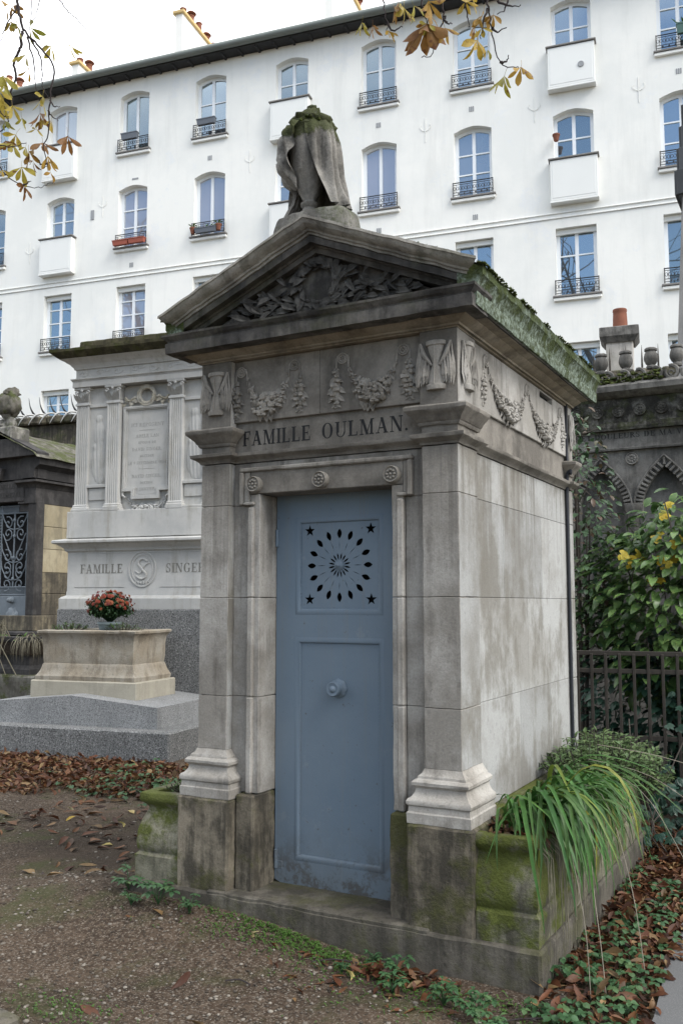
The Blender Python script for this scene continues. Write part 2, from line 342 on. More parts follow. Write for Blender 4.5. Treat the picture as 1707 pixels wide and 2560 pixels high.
M['pvc'] = plain('white_window_frame', (.8, .83, .86), .4, .4, var=.03)
M['sill'] = plain('grey_sill_slate', (.2, .19, .18), .7, var=.2)
M['plastw'] = plain('white_panel', (.78, .79, .77), .7, var=.04, sc=1.5)
M['zinc'] = plain('zinc_gutter', (.17, .19, .175), .5, .5, var=.2, sc=2)
M['eave'] = plain('dark_eaves_wood', (.035, .036, .038), .8, var=.3)
M['chim'] = plain('chimney_render', (.84, .82, .78), .9, var=.05, sc=3)
M['chimcap'] = plain('chimney_cap_buff', (.62, .44, .2), .9, var=.2, sc=4)
M['chimold'] = stone('old_chimney_render', (.55, .52, .48), (.42, .4, .36), (.2, .18, .16), 2, .6, .5, .7, grain=.2, ovar=0)
M['ventgrey'] = plain('grey_vent_grille', (.3, .31, .32), .6)
M['slate'] = plain('slate_tile', (.055, .06, .066), .6, .4, var=.3, sc=8, ovar=.25)
M['potgrey'] = plain('grey_flower_pot', (.2, .24, .25), .5)
M['cable'] = plain('dark_lead_downpipe', (.02, .022, .028), .6)
n = NT('facade_plaster'); c = n.mix(n.ramp(n.noise(.3, 5, .65), (.42, 0), (.58, 1)), (.79, .795, .765), (.865, .86, .82)); c = n.mix(n.ramp(n.noise(.8, 6, .75, n.vec(1, 1, 1, off=(4, 4, 4))), (.58, 0), (.64, .35)), c, (.74, .77, .8)); c = n.mix(n.ramp(n.noise(1, 5, .7, n.vec(2.2, 2.2, .25)), (.5, 0), (.7, .4)), c, (.67, .67, .64))
M['facade'] = n.fin(c, .9, n.bump(n.noise(9, 5), .12, .02), .2)
def glass(name, tint, refl=.42):
    n = NT(name); c = n.mix(n.noise(.8, 3, .5), tuple(k * .8 for k in tint), tuple(min(1, k * 1.2) for k in tint)); n.fin(c, .3, None, .5)
    gl = n.t.nodes.new('ShaderNodeBsdfGlossy'); gl.inputs['Roughness'].default_value = .015; gl.inputs['Color'].default_value = (.84, .97, 1, 1)
    gl_n = n.bump(n.noise(.9, 1), .012, .02); n.L(gl_n, gl.inputs['Normal'])
    mx = n.t.nodes.new('ShaderNodeMixShader'); lw = n.t.nodes.new('ShaderNodeLayerWeight'); lw.inputs[0].default_value = .25
    f = n.math('ADD', n.math('MULTIPLY', lw.outputs['Fresnel'], .6), refl); n.L(f, mx.inputs[0]); n.L(n.b.outputs[0], mx.inputs[1]); n.L(gl.outputs[0], mx.inputs[2]); n.L(mx.outputs[0], n.o.inputs[0]); return n.m
M['glassb'] = glass('dark_room_pane', (.02, .03, .045)); M['glassc'] = glass('curtained_pane', (.3, .28, .31), .3); M['glassd'] = glass('teal_room_pane', (.03, .055, .07), .3); M['glassw'] = glass('net_curtain_pane', (.14, .15, .17), .36)
# blue-grey painted iron door
n = NT('blue_grey_door_paint'); z = n.xyz()[2]; c = n.mix(n.ramp(n.noise(2.2, 5, .65), (.35, 0), (.65, 1)), (.135, .183, .234), (.16, .207, .254))
c = n.mix(n.ramp(n.noise(1, 5, .7, n.vec(14, 14, .9)), (.5, 0), (.75, .45)), c, (.15, .185, .225)); e = n.math('ADD', z, n.math('MULTIPLY', n.noise(5, 5), .5))
c = n.mix(n.mr(e, .8, .3, 0., .7), c, (.12, .136, .146)); c = n.mix(n.math('MULTIPLY', n.ramp(n.noise(7, 6, .75), (.5, 0), (.58, .8)), n.mr(z, .5, .16)), c, (.07, .06, .05)); c = n.mix(n.ramp(n.noise(2.6, 7, .8, n.vec(1, 1, 1, off=(8, 2, 5))), (.6, 0), (.64, .5)), c, (.2, .235, .265)); c = n.mix(n.ramp(n.noise(1, 4, .7, n.vec(30, 30, .5, off=(3, 1, 0))), (.56, 0), (.66, .35)), c, (.17, .19, .205)); c = n.mix(n.ramp(n.noise(38, 3), (.68, 0), (.74, .7)), c, (.09, .075, .06))
M['door'] = n.fin(c, n.ramp(n.noise(4, 3), (.3, .42), (.7, .62)), n.bump(n.math('ADD', n.noise(40, 4), n.math('MULTIPLY', n.noise(3, 3), 2)), .12, .006), .35)
# ground
n = NT('gravel_path'); c = n.mix(n.ramp(n.noise(1.1, 6, .6), (.4, 0), (.6, 1)), (.034, .022, .014), (.088, .06, .04))
c = n.mix(n.ramp(n.noise(28, 4, .7), (.45, 0), (.62, .8)), c, (.125, .092, .066)); c = n.mix(n.ramp(n.noise(85, 3, .7), (.54, 0), (.62, .8)), c, (.25, .215, .175)); c = n.mix(n.ramp(n.noise(60, 3, .7), (.55, 0), (.63, .85)), c, (.035, .028, .022))
c = n.mix(n.ramp(n.noise(.55, 4, .6, n.vec(1, 1, 1, off=(7, 1, 0))), (.48, 0), (.62, .7)), c, (.035, .027, .02)); mk = n.noise(1.6, 6, .7, n.vec(1, 1, 1, off=(3, 8, 0))); c = n.mix(n.ramp(mk, (.52, 0), (.64, .65)), c, (.05, .06, .02))
M['ground'] = n.fin(c, .95, n.bump(n.math('ADD', n.noise(60, 5, .7), n.noise(9, 4)), .8, .02), .2)
n = NT('asphalt'); c = n.mix(n.noise(2, 5), (.09, .092, .095), (.125, .125, .125)); c = n.mix(n.ramp(n.noise(180, 2), (.5, 0), (.65, .5)), c, (.2, .2, .2)); M['asphalt'] = n.fin(c, .85, n.bump(n.noise(200, 2), .4, .004), .3)
n = NT('dark_soil'); c = n.mix(n.noise(14, 5, .7), (.02, .016, .012), (.06, .045, .033)); M['soil'] = n.fin(c, .95, n.bump(n.noise(40, 5), 1, .02), .2)
n = NT('pebbles'); c = n.mix(n.attr(), (.05, .038, .028), (.28, .25, .21)); M['pebble'] = n.fin(c, .85)
# leaves: random tone per face set ('rnd') or per object
def leafm(name, cols, attr=False, rough=.5, trans=.25, spots=None, vein=.0, sc=30):
    n = NT(name); f = n.attr() if attr else n.orand(); k = len(cols); c = n.ramp(f, *[(i / (k - 1), cols[i]) for i in range(k)])
    c = n.mix(.5, c, n.ramp(n.noise(sc, 4, .7), (.3, .35), (.7, 1.15)), 'MULTIPLY')
    if spots: c = n.mix(n.ramp(n.noise(spots[1], 2, .5), (.62, 0), (.67, .9)), c, spots[0])
    n.fin(c, rough, n.bump(n.noise(60, 3), .25, .004), .35)
    if trans:
        tr = n.t.nodes.new('ShaderNodeBsdfTranslucent'); n.L(c, tr.inputs[0]); mx = n.t.nodes.new('ShaderNodeMixShader'); mx.inputs[0].default_value = trans
        n.L(n.b.outputs[0], mx.inputs[1]); n.L(tr.outputs[0], mx.inputs[2]); n.L(mx.outputs[0], n.o.inputs[0])
    return n.m
BROWN = [(.03, .014, .009), (.085, .03, .014), (.15, .055, .022), (.06, .024, .014), (.19, .085, .034), (.11, .04, .018), (.26, .17, .075), (.045, .02, .012)]
M['litter'] = leafm('leaf_litter', BROWN, True, .6, .1); M['fallen'] = leafm('fallen_leaf_brown', BROWN, False, .6, .1)
M['fally'] = leafm('fallen_leaf_yellow', [(.5, .42, .16), (.55, .36, .05), (.42, .36, .2)], False, .6, .15)
M['chest'] = leafm('chestnut_autumn_leaf', [(.32, .3, .05), (.45, .33, .05), (.42, .25, .04), (.2, .085, .035), (.4, .24, .04), (.46, .36, .06), (.25, .27, .05)], False, .5, .35, ((.13, .05, .02), 24))
M['bark'] = plain('dark_twig_bark', (.035, .027, .027), .9, var=.4, sc=20, bump=.6)
M['barkb'] = plain('chestnut_bark', (.07, .06, .05), .95, var=.4, sc=6, bump=.8)
M['strap'] = leafm('strap_leaf', [(.045, .105, .024), (.07, .15, .037), (.055, .12, .03), (.085, .165, .042), (.055, .16, .04), (.045, .13, .03), (.075, .19, .04), (.06, .16, .035), (.08, .2, .04), (.24, .24, .035)], False, .42, .25)
M['straw'] = plain('dry_straw', (.26, .23, .18), .8, var=.3, sc=15)
M['aucuba'] = leafm('spotted_laurel_leaf', [(.065, .125, .035), (.11, .2, .055), (.16, .26, .085), (.085, .16, .045)], False, .26, .15, ((.24, .3, .09), 42))
M['aucubas'] = leafm('spotted_laurel_leaf_mass', [(.03, .075, .022), (.07, .14, .04), (.11, .19, .06), (.045, .1, .035)], True, .3, .15, ((.22, .28, .08), 42))
M['vib'] = leafm('dark_shrub_leaf', [(.03, .065, .03), (.05, .1, .045), (.075, .13, .065), (.055, .1, .05), (.12, .06, .04)], True, .35, .15)
M['yellow'] = leafm('yellow_vine_leaf', [(.5, .36, .02), (.56, .42, .04), (.3, .33, .04)], False, .5, .3)
M['ivy'] = leafm('ivy_leaf', [(.016, .045, .03), (.03, .07, .045), (.02, .055, .04)], True, .35, .1)
M['cover'] = leafm('ground_cover_leaf', [(.035, .09, .032), (.06, .135, .055), (.045, .11, .045), (.09, .16, .06)], True, .5, .2)
M['herb'] = leafm('small_herb_leaf', [(.09, .15, .05), (.14, .21, .08), (.11, .18, .075), (.17, .23, .09)], True, .55, .25)
M['bright'] = leafm('bright_weed_leaf', [(.06, .14, .022), (.09, .185, .03), (.075, .145, .035)], True, .55, .25)
M['mossg'] = leafm('moss_tuft', [(.03, .045, .008), (.05, .07, .011), (.07, .09, .016), (.04, .045, .014)], True, .9, .1)
M['mumleaf'] = leafm('chrysanthemum_leaf', [(.018, .045, .018), (.03, .075, .025), (.045, .095, .035)], True, .5, .15)
M['mumfl'] = leafm('chrysanthemum_flower', [(.2, .025, .02), (.28, .05, .022), (.32, .1, .04), (.17, .025, .03)], False, .6, .2)
M['dry'] = leafm('dry_grass', [(.2, .18, .12), (.3, .27, .2), (.12, .11, .08)], True, .8, .1)

# ------------------------------------------------------------------ roman capitals cut as little solids
TK, TN, SH, SO = .19, .07, .06, .09
def _stem(x, w=TK): return [('q', [(x, 0), (x + w, 0), (x + w, 1), (x, 1)]), ('q', [(x - SO, 0), (x + w + SO, 0), (x + w + SO, SH), (x - SO, SH)]), ('q', [(x - SO, 1 - SH), (x + w + SO, 1 - SH), (x + w + SO, 1), (x - SO, 1)])]
def _r(a, b, c, d): return [('q', [(a, b), (c, b), (c, d), (a, d)])]
def _d(x0, y0, x1, y1, w): return [('q', [(x0, y0), (x0 + w, y0), (x1 + w, y1), (x1, y1)])]
def _arc(cx, cy, rx, ry, a0, a1, tk=TK, tn=TN, n=14): return [('a', cx, cy, rx, ry, a0, a1, tk, tn, n)]
def _glyphs():
    G = {}
    G['I'] = (.36, _stem(.1)); G['L'] = (.76, _stem(.1) + _r(.2, 0, .7, TN) + _r(.65, 0, .7, .27))
    G['E'] = (.78, _stem(.1) + _r(.2, 0, .72, TN) + _r(.67, 0, .72, .26) + _r(.2, 1 - TN, .68, 1) + _r(.63, .76, .68, 1) + _r(.2, .48, .54, .48 + TN) + _r(.5, .38, .54, .62))
    G['F'] = (.72, _stem(.1) + _r(.2, 1 - TN, .68, 1) + _r(.63, .76, .68, 1) + _r(.2, .48, .54, .48 + TN) + _r(.5, .38, .54, .62))
    G['A'] = (.92, _d(.12, 0, .43, 1, .055) + _d(.66, 0, .35, 1, TK) + _r(.24, .3, .66, .3 + TN) + _r(0, 0, .28, SH) + _r(.58, 0, .92, SH))
    G['M'] = (1.12, _r(.14, 0, .19, 1) + _r(.04, 0, .3, SH) + _d(.5, 0, .14, 1, TK) + _d(.52, 0, .86, 1, .055) + _r(.84, 0, .99, 1) + _r(.74, 0, 1.08, SH) + _r(.03, 1 - SH, .2, 1) + _r(.9, 1 - SH, 1.08, 1))
    G['N'] = (.98, _r(.14, 0, .19, 1) + _r(.03, 0, .31, SH) + _d(.7, 0, .13, 1, TK) + _r(.8, 0, .85, 1) + _r(.68, 1 - SH, .96, 1) + _r(.02, 1 - SH, .2, 1))
    G['O'] = (.95, _arc(.47, .5, .42, .515, 0, 360, n=22)); G['Q'] = (.95, _arc(.47, .5, .42, .515, 0, 360, n=22) + _d(.5, .05, .72, -.18, .12))
    G['U'] = (.92, _r(.12, .3, .12 + TK, 1) + _r(.02, 1 - SH, .36, 1) + _r(.74, .3, .79, 1) + _r(.62, 1 - SH, .9, 1) + _arc(.455, .33, .335, .345, 180, 360, tk=.1))
    G['C'] = (.84, _arc(.47, .5, .42, .515, 50, 310, n=18) + _r(.7, .72, .75, 1) + _r(.7, .0, .75, .2))
    G['G'] = (.94, _arc(.47, .5, .42, .515, 50, 310, n=18) + _r(.7, .72, .75, 1) + _r(.68, .06, .82, .42) + _r(.58, .4, .92, .4 + SH))
    G['D'] = (.92, _stem(.1) + _arc(.3, .5, .54, .5, -90, 90)); G['P'] = (.76, _stem(.1) + _arc(.28, .74, .4, .26, -90, 90))
    G['B'] = (.8, _stem(.1) + _arc(.28, .76, .36, .24, -90, 90) + _arc(.28, .27, .42, .27, -90, 90)); G['R'] = (.88, _stem(.1) + _arc(.28, .74, .38, .26, -90, 90) + _d(.68, 0, .34, .5, TK) + _r(.66, 0, .9, SH))
    G['S'] = (.68, _arc(.33, .745, .25, .255, 30, 270, tk=.11, n=10) + _arc(.33, .255, .27, .255, -150, 90, tk=.13, n=10) + _r(.52, .72, .56, 1) + _r(.07, 0, .11, .3))
    G['T'] = (.8, _r(.325, 0, .325 + TK, 1) + _r(.22, 0, .58, SH) + _r(.05, 1 - TN, .75, 1) + _r(.05, .74, .1, 1) + _r(.7, .74, .75, 1))
    G['V'] = (.9, _d(.39, 0, .1, 1, TK) + _d(.44, 0, .75, 1, .055) + _r(0, 1 - SH, .36, 1) + _r(.62, 1 - SH, .9, 1)); G['H'] = (.96, _stem(.1) + _stem(.7) + _r(.2, .47, .75, .47 + TN))
    G['J'] = (.5, _r(.2, .1, .2 + TK, 1) + _r(.1, 1 - SH, .45, 1) + _arc(.15, .1, .19, .2, 180, 360, tk=.1)); G['Z'] = (.74, _d(.06, 0, .5, 1, TK) + _r(.06, 0, .68, TN) + _r(.08, 1 - TN, .66, 1))
    G['1'] = (.46, _stem(.16)); G['0'] = (.72, _arc(.35, .5, .3, .515, 0, 360, n=18)); G['8'] = (.7, _arc(.35, .75, .23, .25, 0, 360, tk=.1) + _arc(.35, .26, .29, .27, 0, 360, tk=.12))
    G['4'] = (.7, _r(.4, 0, .4 + TK, 1) + _r(.05, .28, .66, .28 + TN) + _d(.05, .3, .42, 1, .06)); G['6'] = (.7, _arc(.35, .3, .29, .31, 0, 360, tk=.12) + _arc(.5, .45, .44, .55, 100, 190, tk=.12))
    G['9'] = (.7, _arc(.35, .7, .29, .31, 0, 360, tk=.12) + _arc(.2, .55, .44, .55, -80, 10, tk=.12)); G['3'] = (.66, _arc(.3, .76, .25, .24, -90, 150, tk=.11) + _arc(.3, .27, .29, .27, -150, 90, tk=.13))
    G['.'] = (.3, _arc(.13, .09, .09, .09, 0, 360, tk=.085, tn=.085, n=8)); G[' '] = (.42, []); G['-'] = (2.2, _r(.1, .5, 2.1, .55))
    return G
GL = _glyphs()
def text(mb, s, x0, x1, z, h, y, dep=.002, mid=None):
    """text between x0 and x1 (or centred on mid with natural width), base line z, cap height h, front face at y-dep, looking to -y"""
    gap = .11; tot = sum(GL[c][0] for c in s) + gap * (len(s) - 1)
    kx = h if x1 is None else (x1 - x0) / tot
    if x1 is None: x0 = mid - tot * kx / 2
    k = 0
    for c in s:
        wd, els = GL[c]
        for e in els:
            k += 1; d = y - dep - (k % 5) * .00025
            if e[0] == 'q': quads = [e[1]]
            else:
                _, cx, cy, rx, ry, a0, a1, tk, tn, n = e; quads = []; ring = []
                for i in range(n + 1):
                    a = RAD(a0 + (a1 - a0) * i / n); t = tn + (tk - tn) * abs(cos(a)) ** 1.5
                    ring.append(((cx + rx * cos(a), cy + ry * sin(a)), (cx + (rx - t) * cos(a), cy + (ry - t * .6 if rx > .1 else ry - t) * sin(a))))
                quads = [[ring[i][0], ring[i + 1][0], ring[i + 1][1], ring[i][1]] for i in range(n)]
            for q in quads:
                P = [(x0 + px * kx, z + pz * h) for px, pz in q]
                ar = sum(P[i][0] * P[(i + 1) % 4][1] - P[(i + 1) % 4][0] * P[i][1] for i in range(4))
                if ar < 0: P = P[::-1]
                mb.add([(px, d, pz) for px, pz in P] + [(px, y + .001, pz) for px, pz in P], [(0, 1, 2, 3), (0, 4, 5, 1), (1, 5, 6, 2), (2, 6, 7, 3), (3, 7, 4, 0)])
        x0 += (wd + gap) * kx
    return mb
# ------------------------------------------------------------------ carved ornament (local frame: u to the right, z up, looking to -y)
def rosette(mb, u, z, y, r, dep, petals=8):
    mb.lathe([(r * .97, 0), (r, dep * .15), (r, dep * .75), (r * .9, dep), (r * .82, dep * .93), (r * .8, dep * .8), (.001, dep * .8)], 20, MX.Translation((u, y, z)) @ MX.Rotation(pi / 2, 4, 'X'))
    for k in range(petals):
        a = 2 * pi * k / petals; mb.blob((u + cos(a) * r * .48, y - dep * .85, z + sin(a) * r * .48), (r * .2, dep * .22 + .002, r * .2), 1, .1, k)
    mb.blob((u, y - dep * .9, z), (r * .18, dep * .2 + .002, r * .18), 1, .1, 3)
def swag(mb, u0, z0, u1, z1, sag, y, th=.02, n=15, R_=None):
    R_ = R_ or random.Random(5); cp = []
    for i in range(19):
        t = i / 18; cp.append(((u0 + (u1 - u0) * t, y + th * .25, z0 + (z1 - z0) * t - sag * (1 - (2 * t - 1) ** 2) ** .8), th * (.26 + .45 * sin(pi * t) ** 1.2)))
    mb.tube([c[0] for c in cp], [c[1] for c in cp], 8)
    for i in range(n + 1):
        t = i / n; u = u0 + (u1 - u0) * t; z = z0 + (z1 - z0) * t - sag * (1 - (2 * t - 1) ** 2) ** .8; k = th * (.35 + .9 * sin(pi * t) ** 1.2)
        for j in range(1 + int(4.5 * k / th)):
            mb.blob((u + R_.uniform(-k, k) * .6, y - k * .3, z + R_.uniform(-k, k) * .9), (k * R_.uniform(.24, .4), k * .45, k * R_.uniform(.22, .38)), 1, .6, R_.random() * 50)
        for sg in (-1, 1):
            if R_.random() < .6: mb.leaf((u, y - .002, z), (R_.uniform(-.6, .6), -.25, sg), (0, -1, 0), k * 1.7, k * .8, .5, .5, 3)
def drop(mb, u, ztop, zbot, y, th=.02, R_=None):
    R_ = R_ or random.Random(6); n = 10; mb.tube([(u, y + th * .2, ztop + (zbot - ztop) * i / 9) for i in range(10)], [th * (.16 + .45 * sin(pi * min(1, i / 9 * .85 + .08)) ** 1.3) for i in range(10)], 8)
    for i in range(n):
        t = i / (n - 1); z = ztop + (zbot - ztop) * t; k = th * (.2 + .9 * sin(pi * min(1, t * .85 + .08)) ** 1.3)
        for j in range(1 + int(2.2 * k / th)): mb.blob((u + R_.uniform(-k, k) * .7, y - k * .3, z), (k * .36, k * .45, k * .4), 1, .7, R_.random() * 50)
        if i % 2 == 0:
            for sg in (-1, 1): mb.leaf((u, y - .002, z), (sg, -.25, -.8), (0, -1, 0), k * 1.7, k * .7, .3, .3, 3)
def roundel(mb, u, z, y, r):
    for q in (1.0, .62): mb.tube([(u + cos(a) * r * q, y - .005, z + sin(a) * r * q) for a in [2 * pi * i / 16 for i in range(17)]], r * .16, 5, False)
    for k in range(6): a = pi * k / 3; mb.blob((u + cos(a) * r * .34, y - .003, z + sin(a) * r * .34), (r * .16, .005, r * .16), 1, .1, k)
    mb.blob((u, y - .003, z), (r * .16, .007, r * .16), 1, .05, 1)
    for sg in (-1, 1): mb.tube([(u + sg * r * 1.02, y - .002, z + r * .6), (u + sg * r * 1.28, y - .002, z), (u + sg * r * 1.32, y - .004, z - r * 1.8)], r * .17, 5, False)
def hourglass(mb, u, z, y, W=.19, H=.235):
    T_ = MX.Translation((u, y, z)) @ MX.Diagonal((1, .55, 1, 1)); r = W * .26
    mb.lathe([(r * .95, 0), (r, .02 * H), (r, .1 * H), (r * .78, .12 * H), (r * .72, .3 * H), (r * .36, .5 * H), (r * .34, .56 * H), (r * .8, .84 * H), (r * .82, .89 * H), (r * 1.05, .91 * H), (r * 1.05, .985 * H), (r * .9, H)], 14, T_)
    mb.tube([(u, y - r * .55, z + .1 * H), (u, y - r * .3, z + .5 * H), (u, y - r * .5, z + .9 * H)], .003, 5)
    for sg in (-1, 1):
        for L in range(3):
            for k in range(5 - L):
                t = k / 4
                mb.leaf((u + sg * (W * (.17 + .26 * t + .02 * L)), y - .007 - .006 * L - .004 * (k % 2), z + H * (.62 + .36 * t - .1 * L)), (sg * (.05 + .06 * (1 - t)), -.06, -1), (0, -1, 0), H * ((.5 + .44 * t) - .17 * L), W * .15, .02, -.5, 4, 1)
        mb.tube([(u + sg * W * .1, y - .004, z + H * .5), (u + sg * W * .3, y - .008, z + H * .72), (u + sg * W * .4, y - .006, z + H * .97)], [.006, .012, .006], 6)

# ================================================================== ground
gb = MB()
def _ss(a, b, x): t = max(0., min(1., (x - a) / (b - a))); return t * t * (3 - 2 * t)
def gz(x, y):          # soil banked up against the left half of the chapel step
    bank = .115 * _ss(-1.65, -2.75, x) * _ss(-4.4, -3.5, x) * math.exp(-((y - 3.86) / .38) ** 2)
    return bank + .018 * NZ.noise(V((x * .9, y * .9, 0))) + .008 * NZ.noise(V((x * 3.1, y * 3.1, 4))) - .008
xs = [-80, -40, -20, -12] + [-9 + .25 * i for i in range(18)] + [-4.4 + .1 * i for i in range(40)] + [-.3 + .25 * i for i in range(10)] + [4, 8, 20, 60]; ys = [-60, -20, -6, -2, 0] + [1 + .25 * i for i in range(9)] + [3.2 + .1 * i for i in range(16)] + [4.85 + .25 * i for i in range(22)] + [12, 16, 24, 40, 90]
gb.v = [(x, y, gz(x, y)) for x in xs for y in ys]; ny = len(ys)
gb.f = [(i * ny + j, (i + 1) * ny + j, (i + 1) * ny + j + 1, i * ny + j + 1) for i in range(len(xs) - 1) for j in range(ny - 1)]; gb.r = [.5] * len(gb.f)
gb.build('ground', M['ground'], smooth=180, kind='structure')
p = MB(); R1 = random.Random(3); edge = [(-.66, 1.0), (-.67, 2.6), (-.69, 3.4), (-.69, 3.8), (-.71, 4.1), (-.74, 4.4), (-.76, 4.8), (-.74, 5.0), (-.72, 5.6), (-.7, 6.6), (-.6, 8.2)]
p.prism([(3, 1.0), (3, 8.2)] + edge[::-1], .0, .022); p.build('footpath', M['asphalt'], kind='structure')
k = MB(); k.cbox(-.55, 0, -.3, 0, -.05, .035, .015); o = k.build('kerb_stone', M['step'], loc=(-2.83, 2.66, -.01)); o.rotation_euler = (0, 0, RAD(-8)); tag(o, 'worn pale kerb stone lying flush in the gravel', 'kerb')

# ================================================================== chapel tomb with the blue door
T = thing('chapel_tomb', 'grey stone chapel tomb with pediment, garland frieze and blue-grey door', 'tomb', (-2.235, 3.92, 0))
HW, DP = .732, 2.09
WEAR = {'plinth_block': .007, 'jamb_plinth': .006, 'foundation_step': .009, 'door_sill': .007, 'pilaster_block': .0035, 'front_wall_block': .002, 'jamb_block': .003, 'jamb_moulding': .003, 'pilaster_base': .004, 'lintel': .002, 'eared_moulding': .003, 'necking_moulding': .003,
        'capital_moulding': .004, 'bed_moulding': .003, 'soffit_course': .004, 'horizontal_cornice': .005, 'frieze_corner_block': .002, 'inscription_band': .001, 'side_plinth': .006, 'lower_granite_step': .006, 'upper_plinth': .004, 'attic_block': .012, 'weathered_top_moulding': .01, 'coping_stone': .015, 'podium': .01}
def wear(me, amp, smooth):                # weathered arrises: finer mesh, edges nibbled by noise
    bm = bmesh.new(); bm.from_mesh(me); bmesh.ops.remove_doubles(bm, verts=bm.verts, dist=1e-5); st = .035 if amp < .008 else .05
    for ax in range(3):
        E_ = [e for e in bm.edges if abs((e.verts[1].co - e.verts[0].co)[ax]) > .97 * e.calc_length() and e.calc_length() > 1.5 * st]
        if E_: bmesh.ops.subdivide_edges(bm, edges=E_, cuts=min(40, max(1, int(max(e.calc_length() for e in E_) / st))), use_grid_fill=True)
    for v in bm.verts:
        p = v.co; q = V((NZ.noise(p * 23), NZ.noise(p * 23 + V((31, 7, 3))), NZ.noise(p * 23 + V((5, 17, 41))))); k_ = max(0., NZ.noise(p * 9 + V((3, 3, 8)))) if any(e.is_manifold and e.calc_face_angle(0) > .5 for e in v.link_edges) else 0
        v.co = p + q * amp * .45 - v.normal * amp * 1.6 * k_
    bm.to_mesh(me); bm.free()
    me.polygons.foreach_set('use_smooth', [True] * len(me.polygons)); me.set_sharp_from_angle(angle=RAD(smooth or 28)); me.update()
def part(mb, name, mat, par=T, smooth=0, **k):
    o = mb.build(name, M[mat] if isinstance(mat, str) else mat, par, smooth, **k)
    if name in WEAR: wear(o.data, WEAR[name], smooth)
    return o
for q_ in ((-1.1, 1.1, -.092, .1, -.1, .166), (-1.1, -.84, .102, 2.28, -.1, .16), (.84, 1.1, .102, 2.28, -.1, .16)): b = MB(); b.cbox(*q_, .012); part(b, 'foundation_step', 'step')
b = MB(); b.cbox(-.6, .6, -.088, .3, .1, .178, .008); part(b, 'door_sill', 'step')
b = MB(); b.box(-.71, -.405, .07, 2.05, .1, 2.93); b.box(.405, .69, .07, 2.05, .1, 2.93); b.box(-.41, .41, .45, 2.05, .1, 2.93); b.box(-.41, .41, .07, .45, 2.2, 2.93); part(b, 'core', 'black')
CZ = [.85, 1.123, 1.629, 2.112, 2.337]; G = .0007
for sg in (-1, 1):
    X = lambda a, c: (min(sg * a, sg * c), max(sg * a, sg * c))
    b = MB(); b.cbox(*X(.487, .806), -.07, .31, .13, .617, .012); part(b, 'plinth_block', 'plinth')
    b = MB(); b.cbox(*X(.376, .485), -.012, .2, .13, .64, .01); part(b, 'jamb_plinth', 'plinth')
    # moulded pilaster base
    P = [(.551, .05), (.551, 0), (.732, 0), (.732, .27)]
    if sg < 0: P = [(-x, y) for x, y in P][::-1]
    b = MB(); b.mould(P, [(0, .617), (.062, .617), (.064, .662), (.058, .668), (.056, .69), (.064, .698), (.066, .712), (.06, .724), (.046, .732), (.034, .75), (.03, .768), (.036, .776), (.046, .782), (.047, .796), (.038, .806), (.026, .81), (.024, .82), (.01, .832), (0, .852)]); part(b, 'pilaster_base', 'front', smooth=35)
    b = MB(); b.cbox(*X(.553, .73), .002, .268, .615, .85, .004); part(b, 'base_block', 'front')
    for i in range(4):
        z0, z1 = CZ[i], CZ[i + 1]
        # front half shows the sooty face, flank half the washed one: one quoin stone, two faces
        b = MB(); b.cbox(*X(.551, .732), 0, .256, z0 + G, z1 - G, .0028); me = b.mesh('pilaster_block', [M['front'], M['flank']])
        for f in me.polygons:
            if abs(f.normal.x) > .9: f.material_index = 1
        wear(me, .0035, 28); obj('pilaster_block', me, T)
        z0 = .64 if i == 0 else z0
        b = MB(); b.cbox(*X(.442, .5515), .05, .16, z0 + G, z1 - G, .003); part(b, 'front_wall_block', 'front')
        if i < 3:
            b = MB(); b.cbox(*X(.377, .44), .032, .205, z0 + G, (z1 if i < 2 else 2.168) - G, .004); part(b, 'jamb_block', 'front')
            b = MB(); zt = z1 if i < 2 else 2.1
            b.cbox(*X(.408, .444), .014, .04, z0 + G, zt - G, .007); part(b, 'jamb_moulding', 'front')
    # side walls
    zs = [.617, 1.123, 1.629, 2.112, 2.337]; ys = [[.256, .95, 1.55, 2.0], [.256, 1.118, 2.0], [.256, .71, 1.42, 2.0], [.256, 1.2, 2.0]]
    for i in range(4):
        for j in range(len(ys[i]) - 1):
            b = MB(); b.cbox(*X(.6, .707), ys[i][j] + G, ys[i][j + 1] - G, zs[i] + G, zs[i + 1] - G, .0022); part(b, 'flank_block', 'flank')
        b = MB(); b.cbox(*X(.6, .732), 2.002, DP, zs[i] + G, zs[i + 1] - G, .005); part(b, 'rear_pilaster_block', 'flank')
    b = MB(); b.cbox(*X(.6, .75), .31, DP + .02, .16, .615, .01); part(b, 'side_plinth', 'tubmoss')
# back wall courses
for i in range(4):
    for j in range(2):
        b = MB(); b.cbox(-.6 + j * .6 + G, 0 + j * .6 - G, 1.95, DP - .01, zs[i] + G, zs[i + 1] - G, .004); part(b, 'rear_block', 'flank')
